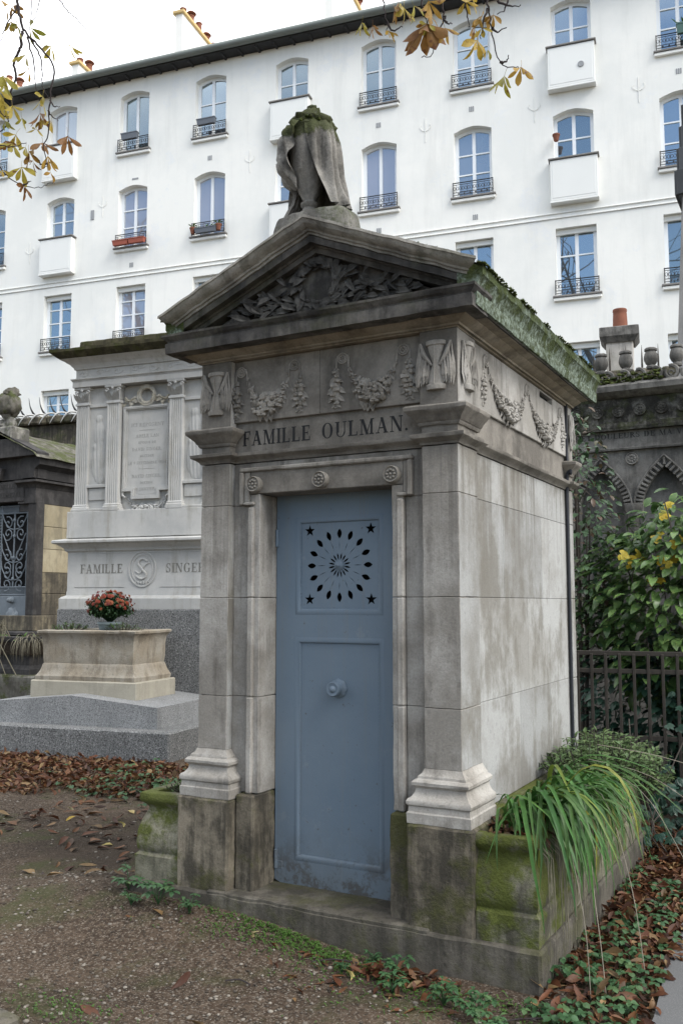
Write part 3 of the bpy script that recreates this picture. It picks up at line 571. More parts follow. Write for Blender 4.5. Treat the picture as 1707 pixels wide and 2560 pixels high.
# lintel with eared moulding and three rosettes
b = MB(); b.cbox(-.5515, .5515, .052, .3, 2.17, 2.337, .003); part(b, 'lintel_wall', 'front')
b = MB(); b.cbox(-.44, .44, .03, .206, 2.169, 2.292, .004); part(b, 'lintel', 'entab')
b = MB(); b.cbox(-.5, .49, .012, .05, 2.285, 2.308, .006); b.cbox(-.5, -.474, .012, .05, 2.112, 2.284, .006); b.cbox(.464, .49, .012, .05, 2.112, 2.284, .006)
b.cbox(-.474, -.409, .016, .05, 2.112, 2.128, .004); b.cbox(.409, .464, .016, .05, 2.112, 2.128, .004); b.cbox(-.473, -.441, .026, .05, 2.129, 2.284, .003); b.cbox(.441, .463, .026, .05, 2.129, 2.284, .003); part(b, 'eared_moulding', 'front')
for u in (-.4, -.005, .39):
    b = MB(); rosette(b, u, 2.217, .03, .042, .04); part(b, 'rosette', 'relief', smooth=50)
# mouldings that follow the plan with its corner pilasters
PLAN = [(-.732, DP), (-.732, 2.0), (-.707, 2.0), (-.707, .256), (-.732, .256), (-.732, 0), (-.551, 0), (-.551, .05), (.551, .05), (.551, 0), (.732, 0), (.732, .256), (.707, .256), (.707, 2.0), (.732, 2.0), (.732, DP)]
b = MB(); b.mould(PLAN, [(-.06, 2.34), (.006, 2.34), (.01, 2.35), (.026, 2.362), (.042, 2.37), (.045, 2.373), (.047, 2.388), (.004, 2.398), (-.06, 2.398)]); part(b, 'necking_moulding', 'entab', smooth=35)
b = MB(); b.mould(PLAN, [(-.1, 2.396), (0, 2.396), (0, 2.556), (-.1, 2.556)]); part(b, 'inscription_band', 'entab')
for q_ in (('FAMILLE', -.502, -.085), ('OULMAN.', -.021, .462)): t = MB(); text(t, *q_, 2.431, .078, .05, .0012); part(t, 'lettering', 'ink')
for q in ([(.551, .04), (.551, 0), (.732, 0), (.732, .27)], [(-.732, .27), (-.732, 0), (-.551, 0), (-.551, .04)], [(.707, 2.0), (.732, 2.0), (.732, DP)], [(-.732, DP), (-.732, 2.0), (-.707, 2.0)]):
    b = MB(); b.mould(q, [(-.02, 2.43), (.008, 2.43), (.014, 2.438), (.016, 2.446), (.022, 2.45), (.03, 2.464), (.05, 2.482), (.062, 2.494), (.066, 2.498), (.068, 2.514), (.06, 2.522), (-.02, 2.524)]); part(b, 'capital_moulding', 'entab', smooth=35)
for sg in (-1, 1):
    for (y0, y1) in ((0, .24), (2.0, DP)):
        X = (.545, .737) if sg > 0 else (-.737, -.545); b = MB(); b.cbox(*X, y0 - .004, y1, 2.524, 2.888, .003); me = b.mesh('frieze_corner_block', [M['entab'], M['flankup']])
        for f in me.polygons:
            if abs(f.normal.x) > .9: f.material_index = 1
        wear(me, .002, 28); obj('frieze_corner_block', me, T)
FX = [-.545, -.02, .545]
for i in range(2): b = MB(); b.cbox(FX[i] + .0008, FX[i + 1] - .0008, .03, .2, 2.556, 2.888, .003); part(b, 'frieze_slab', 'entab')
for u in (-.498, -.169, .112, .447): b = MB(); roundel(b, u, 2.826, .03, .026); part(b, 'frieze_roundel', 'relief', smooth=60)
RG = random.Random(11)
for (a0, a1, m) in ((-.458, -.205, -.33), (.15, .405, .277)):
    b = MB(); swag(b, a0, 2.775, a1, 2.775, .15, .028, .042, 22, RG); b.tube([(a0, .027, 2.775), (a0 - .01, .027, 2.83)], .004, 5); b.tube([(a1, .027, 2.775), (a1 + .01, .027, 2.83)], .004, 5); part(b, 'flower_garland', 'relief')
for u in (-.526, -.137, .078, .478): b = MB(); drop(b, u, 2.78, 2.575, .028, .037, RG); part(b, 'flower_drop', 'relief')
for u in (-.638, .629): b = MB(); hourglass(b, u, 2.6, -.006); part(b, 'winged_hourglass', 'relief', smooth=45)
# flank friezes (right and left)
for sg in (-1, 1):
    RM = MX.Translation((sg * .707, 0, 0)) @ MX.Rotation(sg * pi / 2, 4, 'Z')   # local -y becomes outward
    for (y0, y1, v) in ((.24, .76, 0), (.762, 1.33, 0), (1.332, 2.0, 1)):
        b = MB(); X = (.6, .722) if sg > 0 else (-.722, -.6)
        if v and sg > 0: b.cbox(*X, y0, 1.398, 2.558, 2.888, .003); b.cbox(*X, 1.676, y1, 2.558, 2.888, .003); b.cbox(*X, 1.398, 1.676, 2.558, 2.842, .003); b.cbox(*X, 1.398, 1.676, 2.878, 2.888, .001)
        else: b.cbox(*X, y0, y1, 2.558, 2.888, .003)
        part(b, 'frieze_slab', 'flankup')
    W = lambda yy: sg * yy
    for yy in (.424, 1.133, 1.848): b = MB(); b.M = RM; roundel(b, W(yy), 2.828, -.016, .03); o = None; b.M = None; part(b, 'frieze_roundel', 'flankup', smooth=60)
    for (y0, y1) in ((.47, 1.08), (1.18, 1.8)):
        b = MB(); swag(b, W(y0), 2.78, W(y1), 2.78, .15, -.016, .042, 32, RG); b.v = [tuple(RM @ V(q)) for q in b.v]; part(b, 'flower_garland', 'flankup')
    for yy in (.38, 1.89): b = MB(); drop(b, W(yy), 2.78, 2.585, -.016, .028, RG); b.v = [tuple(RM @ V(q)) for q in b.v]; part(b, 'flower_drop', 'flankup')
    for yy, ww in ((.125, .19), (2.045, .1)): b = MB(); hourglass(b, W(yy), 2.61, -.032, ww); b.v = [tuple(RM @ V(q)) for q in b.v]; part(b, 'winged_hourglass', 'flankup', smooth=45)
# bed moulding, corona
RECT = [(-HW, DP), (-HW, 0), (HW, 0), (HW, DP)]
b = MB(); b.mould(RECT, [(-.1, 2.889), (.006, 2.889), (.008, 2.9), (.022, 2.896), (.024, 2.906), (.032, 2.909), (.044, 2.913), (.06, 2.92), (.072, 2.927), (.074, 2.932), (.09, 2.934), (.118, 2.9365), (.118, 2.968), (-.1, 2.968)]); part(b, 'bed_moulding', 'bed', smooth=25)
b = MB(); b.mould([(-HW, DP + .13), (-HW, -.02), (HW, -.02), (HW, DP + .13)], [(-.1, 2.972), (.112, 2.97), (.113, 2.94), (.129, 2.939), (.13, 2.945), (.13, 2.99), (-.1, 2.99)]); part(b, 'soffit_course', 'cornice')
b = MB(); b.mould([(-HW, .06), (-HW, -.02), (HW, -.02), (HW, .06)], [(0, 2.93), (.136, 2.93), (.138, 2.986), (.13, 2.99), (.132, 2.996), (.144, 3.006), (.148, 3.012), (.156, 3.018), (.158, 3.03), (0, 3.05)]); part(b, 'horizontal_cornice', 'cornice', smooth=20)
for sg in (-1, 1):
    b = MB(); q = [(sg * HW, DP + .13), (sg * HW, -.115)]; q = q if sg < 0 else q[::-1]
    b.mould(q, [(.05, 2.945), (.142, 2.945), (.146, 2.96), (.147, 3.005), (.14, 3.012), (.142, 3.02), (.152, 3.05), (.166, 3.075), (.171, 3.08), (.172, 3.122), (.05, 3.15)])
    bm = bmesh.new(); me = b.mesh('eaves_fascia', M['lichen']); bm.from_mesh(me)
    bmesh.ops.subdivide_edges(bm, edges=[e for e in bm.edges if abs((e.verts[0].co - e.verts[1].co).y) > 1], cuts=70, use_grid_fill=True)
    for v in bm.verts: v.co += V((sg * .006 * NZ.noise(v.co * 14), 0, .006 * NZ.noise(v.co * 11 + V((3, 1, 0)))))
    bm.to_mesh(me); bm.free(); me.polygons.foreach_set('use_smooth', [True] * len(me.polygons)); me.set_sharp_from_angle(angle=RAD(40)); obj('eaves_fascia', me, T)
SL = .425
def rake(prof, name, mat, sub=26, amp=.004):
    n = len(prof); b = MB(); vs = []; m = 2 * sub + 1
    for i in range(m):
        t = (i - sub) / sub
        for (o, h) in prof:
            x = t * (HW + o); z = 3.505 - SL * abs(x) + h; q = V((x, -.02 - o + .0, z)); q += V((0, amp * NZ.noise(q * 9), amp * NZ.noise(q * 12 + V((5, 5, 5))))); vs.append(q)
    fs = [(i * n + j, (i + 1) * n + j, (i + 1) * n + j + 1, i * n + j + 1) for i in range(m - 1) for j in range(n - 1)] + [list(range(n))[::-1], list(range((m - 1) * n, m * n))]
    b.add(vs, fs); return part(b, name, mat, smooth=24)
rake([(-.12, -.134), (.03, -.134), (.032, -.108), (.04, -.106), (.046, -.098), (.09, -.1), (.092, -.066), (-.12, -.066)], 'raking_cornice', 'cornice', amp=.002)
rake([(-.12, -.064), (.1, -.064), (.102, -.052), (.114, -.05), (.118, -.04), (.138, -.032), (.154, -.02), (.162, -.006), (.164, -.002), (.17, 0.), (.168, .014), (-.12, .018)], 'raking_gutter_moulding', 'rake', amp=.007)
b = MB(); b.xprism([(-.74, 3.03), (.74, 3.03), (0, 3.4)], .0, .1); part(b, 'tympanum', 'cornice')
for sg in (-1, 1):
    b = MB(); nx, nyy = 12, 34
    def rf(i, j):
        x = .905 * i; y = -.12 + (DP + .26) * j; q = V((sg * x, y, 3.505 - SL * x + .012 - .02 * (i > .99))); q.z += .012 * NZ.noise(q * 5) + .006 * NZ.noise(q * 17); return q
    b.surf(rf, nx, nyy); part(b, 'roof_slope', 'roofmoss', smooth=180)
b = MB(); b.xprism([(-.86, 3.1), (.86, 3.1), (0, 3.46)], DP - .06, DP + .1); part(b, 'rear_gable', 'cornice')
# tympanum wreath of oak and laurel
b = MB(); RW = random.Random(21)
for i in range(46):
    a = RAD(-90 + 360 * i / 46); c_ = V((-.0 + .105 * cos(a), -.015, 3.215 + .098 * sin(a)))
    if i % 6 == 0: b.blob(c_ + V((0, -.016, 0)), (.013, .016, .013), 1, .3, i)
    for k in range(3): b.leaf(c_ + V((RW.uniform(-.012, .012), 0, RW.uniform(-.012, .012))), (cos(a + 1.2) + RW.uniform(-.6, .6), -.45, sin(a + 1.2) + RW.uniform(-.6, .6)), (0, -1, 0), RW.uniform(.06, .095), .034, RW.uniform(.2, 1.1), .5, 4, 1)
for sg in (-1, 1):
    for i in range(70):
        t = (i + .5) / 70; u = .1 + .4 * t; top = 3.37 - .425 * u; zz_ = 3.06 + RW.random() ** 1.1 * max(.01, (top - 3.1))
        b.leaf((sg * u, -.008 - RW.random() * .03, zz_), (sg * RW.uniform(.3, 1), -RW.uniform(.2, .7), RW.uniform(-.5, .7)), (0, -1, .2), RW.uniform(.06, .12), RW.uniform(.026, .042), RW.uniform(.3, 1.5), .6, 4, RW.choice((0, 1)))
        if i % 4 == 0: b.blob((sg * u, -.02, zz_ - .01), .013, 1, .3, i)
    b.tube(cat_rom([(0, -.02, 3.1), (sg * .15, -.03, 3.12), (sg * .3, -.03, 3.16), (sg * .46, -.02, 3.13)]), .009, 6)
for u in (-.05, .02): b.leaf((u, -.02, 3.12), (u * 6, -.6, -1), (0, -1, 0), .08, .05, .8, .3, 4)
part(b, 'wreath_relief', 'wreath', smooth=60)
# moss cushions along the top edges
def mossrow(p0, p1, n, spread, sz, R_, par, name='moss_cushion', mat='mossg', up=(0, 0, 1)):
    b = MB(); p0 = V(p0); p1 = V(p1)
    for i in range(n):
        t = R_.random()
        if NZ.noise(V((t * 9, p0.x * 3, p0.z))) < -.12: continue
        q = p0.lerp(p1, t) + V([R_.uniform(-spread, spread), R_.uniform(-spread, spread), R_.uniform(-.3, .3) * sz]); b.cr = R_.random(); s_ = sz * R_.uniform(.4, 1)
        b.blob(q, (s_, s_, s_ * .6), 1, .6, R_.random() * 90, 2.5)
        for k in range(3): b.leaf(q, (R_.uniform(-.6, .6), R_.uniform(-.6, .6), 1), (1, 0, 0), s_ * 1.6, s_ * .35, .2, .2, 2)
    return b.build(name, M[mat], par, 60, kind='stuff')
RM_ = random.Random(31)
mossrow((.905, -.15, 3.125), (.905, DP + .1, 3.125), 700, .014, .0095, RM_, T); mossrow((-.905, -.15, 3.125), (-.905, DP + .1, 3.125), 160, .015, .01, RM_, T)
mossrow((.25, -.15, 3.415), (.9, -.15, 3.135), 200, .012, .007, RM_, T); mossrow((-.9, -.15, 3.135), (-.3, -.15, 3.395), 90, .012, .007, RM_, T)
# downpipe/lead strip in the rear corner
b = MB(); b.tube(cat_rom([(.742, 1.93, 2.95), (.735, 1.96, 2.9), (.728, 1.985, 2.8), (.728, 1.985, 2.54), (.75, 1.975, 2.5), (.75, 1.975, 2.44), (.725, 1.985, 2.4), (.722, 1.985, 1.6), (.722, 1.985, .65)], 4), .011, 6); part(b, 'lead_cable', 'cable', smooth=60)

# ---- the door
DY = .19
def lozenge(cx, cz, a, r0, r1, w, n=8):
    out = []
    for sgn in (1, -1):
        for i in range(n + 1):
            t = i / n if sgn > 0 else 1 - i / n
            if sgn < 0 and i in (0, n): continue
            ww = w * (sin(pi * t) ** .8 if 0 < t < 1 else 0); r = r0 + (r1 - r0) * t
            out.append((cx + cos(a) * r - sin(a) * ww * sgn, cz + sin(a) * r + cos(a) * ww * sgn))
    return out
holes = []
for k in range(16):
    a = pi / 2 + 2 * pi * k / 16; d_ = 1.0
    holes.append(lozenge(0, 1.795, a, .138 * d_, .19 * d_, .0135)); holes.append(lozenge(0, 1.795, a, .0775, .132, .0018, 2))
    holes.append(lozenge(0, 1.795, a + pi / 16, .026, .066, .0052, 3))
for (u, z) in ((-.176, 1.978), (.18, 1.978), (-.176, 1.62), (.182, 1.62)):
    holes.append([(u + cos(pi / 2 + pi * i / 5) * (.033 if i % 2 == 0 else .013), z + sin(pi / 2 + pi * i / 5) * (.033 if i % 2 == 0 else .013)) for i in range(10)])
holes = [h if sum(h[i][0] * h[(i + 1) % len(h)][1] - h[(i + 1) % len(h)][0] * h[i][1] for i in range(len(h))) > 0 else h[::-1] for h in holes]
b = MB(); b.plate([(-.232, 1.565), (.232, 1.565), (.232, 2.025), (-.232, 2.025)], holes, DY + .012, DY + .016); 
door = MB(); fr_ = [[(-.232, 1.565), (.232, 1.565), (.232, 2.025), (-.232, 2.025)], [(-.232, .322), (.232, .322), (.232, 1.402), (-.232, 1.402)]]
door.plate([(-.372, .192), (-.34, .178), (.372, .178), (.372, 2.2), (-.372, 2.2)], fr_, DY, DY + .03); dr = part(door, 'door', 'door')
part(b, 'pierced_panel', 'door', dr)
b = MB(); b.box(-.231, .231, DY + .012, DY + .018, .323, 1.401); part(b, 'lower_panel', 'door', dr)
for (z0, z1) in ((1.565, 2.025), (.322, 1.402)):
    b = MB(); b.mould([(-.232, z0), (.232, z0), (.232, z1), (-.232, z1)], [(-.007, -.012), (-.005, -.004), (.0, .002), (.006, .0042), (.016, .0042), (.022, .002), (.028, -.001)], True)
    b.v = [(x, DY - z + .001, y) for x, y, z in b.v]; b.f = [f[::-1] for f in b.f]; part(b, 'panel_moulding', 'door', dr, smooth=40)
b = MB()
for (z0, z1) in ((1.565, 2.025), (.322, 1.402)):
    n_ = int((z1 - z0) / .02)
    for i in range(n_):
        for u in (-.226, .226): b.blob((u, DY + .006, z0 + .01 + i * (z1 - z0 - .02) / n_), .0036, 1, .05, i)
    if z0 > 1:
        for i in range(23): b.blob((-.22 + i * .02, DY + .009, z0 + .006), .0036, 1, .05, i)
part(b, 'bead_row', 'door', dr, smooth=60, kind='stuff')
b = MB(); b.lathe([(.026, 0), (.026, .006), (.018, .01), (.02, .014), (.012, .018), (.012, .024), (.006, .03), (.001, .034)], 18, MX.Translation((0, DY + .012, 1.795)) @ MX.Rotation(pi / 2, 4, 'X')); part(b, 'centre_boss', 'door', dr, smooth=40)
b = MB(); b.lathe([(.046, 0), (.048, .006), (.04, .012), (.03, .016), (.024, .03), (.03, .04), (.036, .046), (.037, .062), (.033, .068), (.026, .066), (.018, .064), (.016, .07), (.008, .076), (.001, .077)], 20, MX.Translation((-.004, DY + .012, 1.171)) @ MX.Rotation(pi / 2, 4, 'X'), lambda a, i: 1 + (.07 * cos(8 * a) if i < 4 else 0)); part(b, 'door_knob', 'door', dr, smooth=40)
b = MB(); b.cbox(-.36, -.325, DY - .002, DY + .004, .245, .285, .002); b.tube([(-.362, DY - .006, .25), (-.362, DY - .006, .34)], .009, 8); b.tube([(-.366, DY - .006, 1.9), (-.366, DY - .006, 1.99)], .009, 8); part(b, 'hinge', 'door', dr)
b = MB(); b.box(-.405, .405, DY + .1, DY + .24, .18, 2.2); part(b, 'dark_interior', 'black')

# ================================================================== draped urn on the pediment
U = thing('draped_urn', 'weathered stone urn veiled in drapery, moss on top, crowning the pediment', 'urn', (-2.235 - .035, 3.92 + .02, 3.355)); U.scale = (.9, .92, .92)
def sup(a, rx, ry, p=5): c_, s_ = cos(a), sin(a); k = (abs(c_) ** p + abs(s_) ** p) ** (-1 / p); return rx * k * c_, ry * k * s_
b = MB()
def fb(i, j):
    a = 2 * pi * i; t = [(1.06, .1), (1.06, .13), (1.03, .19), (.97, .235), (.93, .25), (.5, .262), (.001, .262)]; k = j * (len(t) - 1); q = int(min(k, len(t) - 2)); f = k - q
    r = t[q][0] * (1 - f) + t[q + 1][0] * f; z = t[q][1] * (1 - f) + t[q + 1][1] * f; x, y = sup(a, .245 * r, .13 * r, 4); p_ = V((x, y, z)); n_ = NZ.noise(p_ * 7); return p_ * 1 + V((x * .06 * n_, y * .06 * n_, .008 * NZ.noise(p_ * 16)))
b.surf(fb, 48, 14, True); part(b, 'base', 'urnbase', U, 50)
b = MB(); prof = [(.085, .25), (.088, .268), (.07, .28), (.045, .3), (.038, .318), (.05, .33), (.052, .345), (.036, .355), (.034, .362), (.075, .44), (.09, .5), (.104, .512), (.112, .62), (.118, .7), (.11, .745), (.11, .76), (.118, .775), (.06, .82), (.001, .83)]
b.lathe(prof, 40, MX.Translation((-.03, -.03, -.02)), lambda a, i: 1 + (.05 * abs(sin(8 * a)) if 8 <= i <= 10 else 0)); part(b, 'urn_body', 'urn', U, 40)
b = MB()
def drp(i, j):
    # veil: open towards the front-left, falling in folds round the right side to the base
    a0 = -82 + 52 * j ** 1.3; a = RAD(a0 + (166 - a0) * i); z = .80 - .52 * j; fl = .62 * sin(a * 15 + 5 * z + sin(a * 4)) + .45 * sin(a * 8.3 - 3 * z + 1)
    r = .138 + .05 * (1 - abs(2 * min(j * 1.25, 1) - .6)) * .3 + .075 * j ** 2.2
    if j < .18: r *= sin(pi / 2 * min(1, .28 + j / .18 * .72)); z += .05 * (1 - j / .18)
    r += fl * (.017 + .02 * j) * min(1, j * 2.5) + .012 * NZ.noise(V((a * 2, z * 8, 1)))
    return V((-.03 + r * cos(a) * 1.05, -.01 + r * sin(a) * .95, z + .012 * NZ.noise(V((a * 3, z * 9, 5)))))
b.surf(drp, 220, 34)
def drl(i, j):   # gathered bundle on the left, tucked under the bowl
    a = RAD(155 + (116 - 20 * j) * i); z = .76 - .36 * j; r = .142 + .04 * sin(pi * j) - .06 * max(0, j - .7) / .3 + .02 * sin(a * 14 + z * 26) + .03 * NZ.noise(V((a * 4, z * 14, 9))); return V((-.03 + r * cos(a), -.02 + r * sin(a), z))
b.surf(drl, 34, 22)
def drf(i, j):   # tail on the left that reaches the base
    a = RAD(160 + 45 * i); z = .4 - .15 * j; r = .09 + .06 * j ** 1.5 + .012 * sin(a * 26) + .012 * NZ.noise(V((a * 5, z * 20, 3))); return V((-.03 + r * cos(a), -.02 + r * sin(a), z))
b.surf(drf, 26, 10)
part(b, 'drapery', 'urn', U, 180)
b = MB(); RU = random.Random(4)
for (x, y, z, rx, rz) in ((-.03, -.02, .80, .115, .05), (-.07, -.05, .79, .06, .05), (.04, -.03, .79, .07, .045), (-.02, -.02, .845, .05, .05), (-.02, -.02, .885, .028, .03), (-.1, -.02, .765, .045, .05), (.06, .0, .76, .06, .05)): b.blob((x, y, z), (rx, rx * .95, rz), 3, .45, x * 40, 2.6)
part(b, 'veiled_lid', 'urn', U, 180)
b = MB()
for i in range(150):
    a = RU.random() * 2 * pi; r = RU.random() ** .6 * .125; z = .83 - r * .45 + RU.uniform(-.01, .015) + (.05 if r < .03 else 0); b.cr = RU.random(); q = (-.03 + r * cos(a), -.02 + r * sin(a), z); b.blob(q, (.011, .011, .008), 1, .6, i, 2.4)
b.build('moss_cushion', M['mossg'], U, 60, kind='stuff')
bpy.context.view_layer.update()

# ================================================================== stone planters on both flanks of the chapel
def side_planter(sg, label):
    t = thing('stone_planter', label, 'planter', (-2.235 + sg * .807, 3.92, 0), 0, 'mossy planters flanking the chapel')
    L_ = 2.2; y0 = -.055; w_ = .275; path = [(.0, y0), (w_, y0), (w_, L_), (0, L_)] if sg > 0 else [(0, L_), (-w_, L_), (-w_, y0), (0, y0)]
    b = MB(); b.mould(path, [(-.05, .162), (.0, .162), (.004, .285), (-.012, .3), (-.012, .305), (-.004, .315), (.0, .35), (-.006, .41), (-.022, .46), (-.04, .5), (-.046, .52), (-.038, .535), (-.012, .556), (-.008, .572), (-.012, .598), (-.02, .604), (-.075, .602), (-.08, .5)])
    bm = bmesh.new(); me = b.mesh('tub', M['tubmoss']); bm.from_mesh(me); bmesh.ops.subdivide_edges(bm, edges=[e for e in bm.edges if (e.verts[0].co - e.verts[1].co).length > .15], cuts=14, use_grid_fill=True)
    for v in bm.verts: v.co += V((.006 * NZ.noise(v.co * 8), .006 * NZ.noise(v.co * 8 + V((9, 0, 0))), .006 * NZ.noise(v.co * 7 + V((0, 9, 0)))))
    bm.to_mesh(me); bm.free(); me.polygons.foreach_set('use_smooth', [True] * len(me.polygons)); me.set_sharp_from_angle(angle=RAD(45)); obj('tub', me, t)
    b = MB(); x0, x1 = (0.005, w_ - .06) if sg > 0 else (-w_ + .06, -.005)
    b.surf(lambda i, j: V((x0 + (x1 - x0) * i, y0 + .05 + (L_ - .09) * j, .565 + .03 * NZ.noise(V((i * 3, j * 12, sg))))), 6, 30); part(b, 'soil', 'soil', t, 180)
    return t
PR = side_planter(1, 'mossy stone planter on the right flank, filled with strap-leaved plants'); PL = side_planter(-1, 'mossy stone planter on the left flank of the chapel, nearly empty')
# strap-leaved clump hanging over the right planter
RS = random.Random(17)
SP = thing('strap_leaf_plant', 'clump of long arching green strap leaves spilling over the right planter', 'plant', (-2.235 + .95, 3.92, .57))
def strap(R_, L_, wd, lean, kink):
    n_ = 13; ang = RAD(lean); q = V((0, 0, 0)); vs = []; tw = R_.uniform(-.5, .5); kp = R_.uniform(.22, .5)
    for i in range(n_ + 1):
        t = i / n_; wv = wd * .5 * min(1, .45 + 3 * t) * (1 - t ** 2.6) + .0008; d = V((sin(ang), 0, cos(ang))); nr = V((-cos(ang), 0, sin(ang))); sd = (V((0, 1, 0)) + nr * tw * t).normalized()
        vs += [q - sd * wv + nr * wv * .35, q, q + sd * wv + nr * wv * .35]; q = q + d * (L_ / n_) + V((0, R_.uniform(-.003, .003), 0))
        ang = min(RAD(179), ang + RAD(kink) * (.35 / n_ + .9 * math.exp(-((t - kp) / .16) ** 2) / 5.2))
    b = MB(); b.add(vs, [f for i in range(n_) for f in ((3 * i, 3 * i + 1, 3 * i + 4, 3 * i + 3), (3 * i + 1, 3 * i + 2, 3 * i + 5, 3 * i + 4))]); return b.mesh('leaf', M['strap'], 180)
SV = [strap(RS, RS.uniform(.42, .8), RS.uniform(.017, .027), RS.uniform(5, 45), RS.uniform(105, 165)) for _ in range(26)]
def strapset(cx, cy, n, s0, s1, a0, a1, spread=.07):
    for i in range(n):
        obj('leaf', RS.choice(SV), SP, (cx + RS.uniform(-spread, spread), cy + RS.uniform(-spread, spread), RS.uniform(-.02, .02)), rot=(RS.uniform(-.15, .15), RS.uniform(-.15, .15), RAD(RS.uniform(a0, a1))), scale=RS.uniform(s0, s1) * .88)
strapset(-.04, .2, 26, .6, 1.0, -100, 30, .08); strapset(.03, .3, 30, 1.0, 1.4, -75, 5, .07); strapset(.02, .38, 48, .7, 1.2, -85, 35, .09); strapset(.03, .6, 60, .8, 1.25, -75, 40, .1); strapset(.03, .85, 58, .75, 1.2, -75, 45, .1); strapset(.02, 1.1, 44, .6, .95, -70, 60, .1)
for i in range(2): obj('leaf', SV[i], SP, (-.07, .2 + .05 * i, 0), rot=(.1, -.5, RAD(120 + 30 * i)), scale=.55)
# dry flower stalks leaning out of it
for i, (P_, lab) in enumerate([([(.05, .35, .1), (.18, .2, .12), (.32, .02, -.25), (.36, -.05, -.56)], 'dry straw-coloured flower stalk nearest the planter corner'), ([(.08, .6, .16), (.3, .5, .14), (.45, .35, -.2), (.52, .25, -.55)], 'dry flower stalk bending down beside the stone corner'), ([(.1, .9, .2), (.4, .85, .12), (.62, .8, -.2), (.78, .78, -.55)], 'pale dry flower stalk reaching the leaf litter by the footpath'), ([(.1, 1.1, .2), (.4, 1.2, .12), (.7, 1.3, -.1), (.95, 1.42, -.3)], 'dry stalk slanting out over the dead leaves'), ([(.1, 1.3, .25), (.4, 1.5, .18), (.72, 1.75, .05), (1.05, 2.05, -.12)], 'longest dry stalk slanting towards the fence'), ([(.06, .5, .1), (.25, .3, .05), (.36, .1, -.3), (.41, .0, -.56)], 'thin dry stalk hanging straight down the planter side')]):
    b = MB(); b.tube(cat_rom(P_, 4), .0017, 5); o = b.build('dry_stalk', M['straw'], None, 60, loc=(-2.235 + .93, 3.92, .57)); tag(o, lab, 'stalk', 'dry flower stalks over the right planter')
# hanging brown roots/grass under the strap leaves
b = MB()
for i in range(70):
    x = .16 + RS.uniform(-.02, .03); y = RS.uniform(.0, 1.0); b.cr = RS.random(); z1 = RS.uniform(-.5, -.2); b.tube([(x - .06, y, .0), (x, y - .01, -.05), (x + .01, y - .03 + RS.uniform(-.03, .03), z1)], .0016, 4, False)
b.build('withered_leaf_mass', M['dry'], SP, 60, kind='stuff')
def twig_herb(name, label, cat, loc, n, rx, ry, h, mat, lf=(.03, .016), R_=None, group=None, stem='barkb', lpn=7):
    R_ = R_ or RS; t = thing(name, label, cat, loc, 0, group); s = MB(); f = MB()
    for i in range(n):
        a = R_.random() * 2 * pi; r = sqrt(R_.random()); q = V((cos(a) * r * rx, sin(a) * r * ry, 0)); hh = h * (1 - .5 * r * r) * R_.uniform(.55, 1.05)
        e = q + V((cos(a) * r * rx * .35, sin(a) * r * ry * .2, hh)); mid = (q * .4 + e * .6) + V((0, 0, hh * .12)); P_ = cat_rom([q * .55, mid, e], 3); s.tube(P_, .0028, 4, False)
        for k in range(lpn):
            tt = .3 + .7 * (k + R_.random()) / lpn; pt = P_[min(len(P_) - 1, int(tt * (len(P_) - 1)))]; f.cr = R_.random(); d_ = V((R_.uniform(-1, 1), R_.uniform(-1, 1), R_.uniform(-.1, .7)))
            f.leaf(pt + d_ * .006, d_, (0, 0, 1), lf[0] * R_.uniform(.6, 1.3), lf[1] * R_.uniform(.7, 1.2), .5, .2, 2)
    s.build('stems', M[stem], t, 60); f.build('foliage', M[mat], t, 0, kind='stuff'); return t
twig_herb('bushy_herb', 'small-leaved grey-green herb filling the rear of the right planter', 'plant', (-2.235 + .97, 3.92 + 1.62, .55), 260, .24, .52, .3, 'herb', (.042, .024), random.Random(8), lpn=14)
twig_herb('bushy_herb', 'low herb growing at the rear corner of the chapel wall', 'plant', (-2.235 + 1.0, 3.92 + 2.25, .35), 110, .22, .2, .42, 'herb', (.042, .024), random.Random(9), lpn=13)
twig_herb('grass_tuft', 'sparse weeds growing in the left planter', 'weeds', (-2.235 - .93, 3.92 + .25, .57), 40, .08, .2, .1, 'bright', (.045, .007), random.Random(10))
# dead leaves caught in the planter

# ================================================================== white marble family monument with its granite steps (axes turned by 9 degrees)
A9 = 9; c0 = FR(A9, -6.04, 9.77)
S = thing('marble_monument', 'tall white marble wall monument with fluted pilasters on a granite base', 'monument', c0, A9)
fr0 = -1.5
b = MB(); b.cbox(-1.3, 1.3, fr0, .9, -.1, .3, .02); part(b, 'lower_granite_step', 'granite', S)
pl = MB(); pl.xprism([(-1.06, .298), (1.06, .298), (1.06, .52), (.0, .615), (-1.06, .52)], fr0 + .16, -.05); part(pl, 'peaked_granite_slab', 'granitel', S)
b = MB(); b.cbox(-1.18, 1.18, -.04, .8, .3, 1.53, .012); part(b, 'granite_base', 'granite', S)
SP_ = [(-1.13, .7), (-1.13, 0), (1.13, 0), (1.13, .7)]
b = MB(); b.mould(SP_, [(-.2, 1.531), (.03, 1.531), (.032, 1.66), (.02, 1.668), (.014, 1.68), (-.01, 1.69), (-.03, 1.7), (-.035, 1.75), (-.038, 1.76), (-.038, 2.24), (-.03, 2.25), (-.01, 2.262), (-.008, 2.275), (.0, 2.29), (.02, 2.31), (.05, 2.33), (.06, 2.342), (.1, 2.35), (.112, 2.36), (.112, 2.385), (.1, 2.395), (-.02, 2.42), (-.2, 2.42)]); part(b, 'marble_pedestal', 'marble', S, 35)
b = MB(); b.box(-.93, .93, .08, .7, 1.54, 2.41); b.box(-1.02, 1.02, .12, .7, 2.415, 4.6); part(b, 'inner_core', 'marble', S)
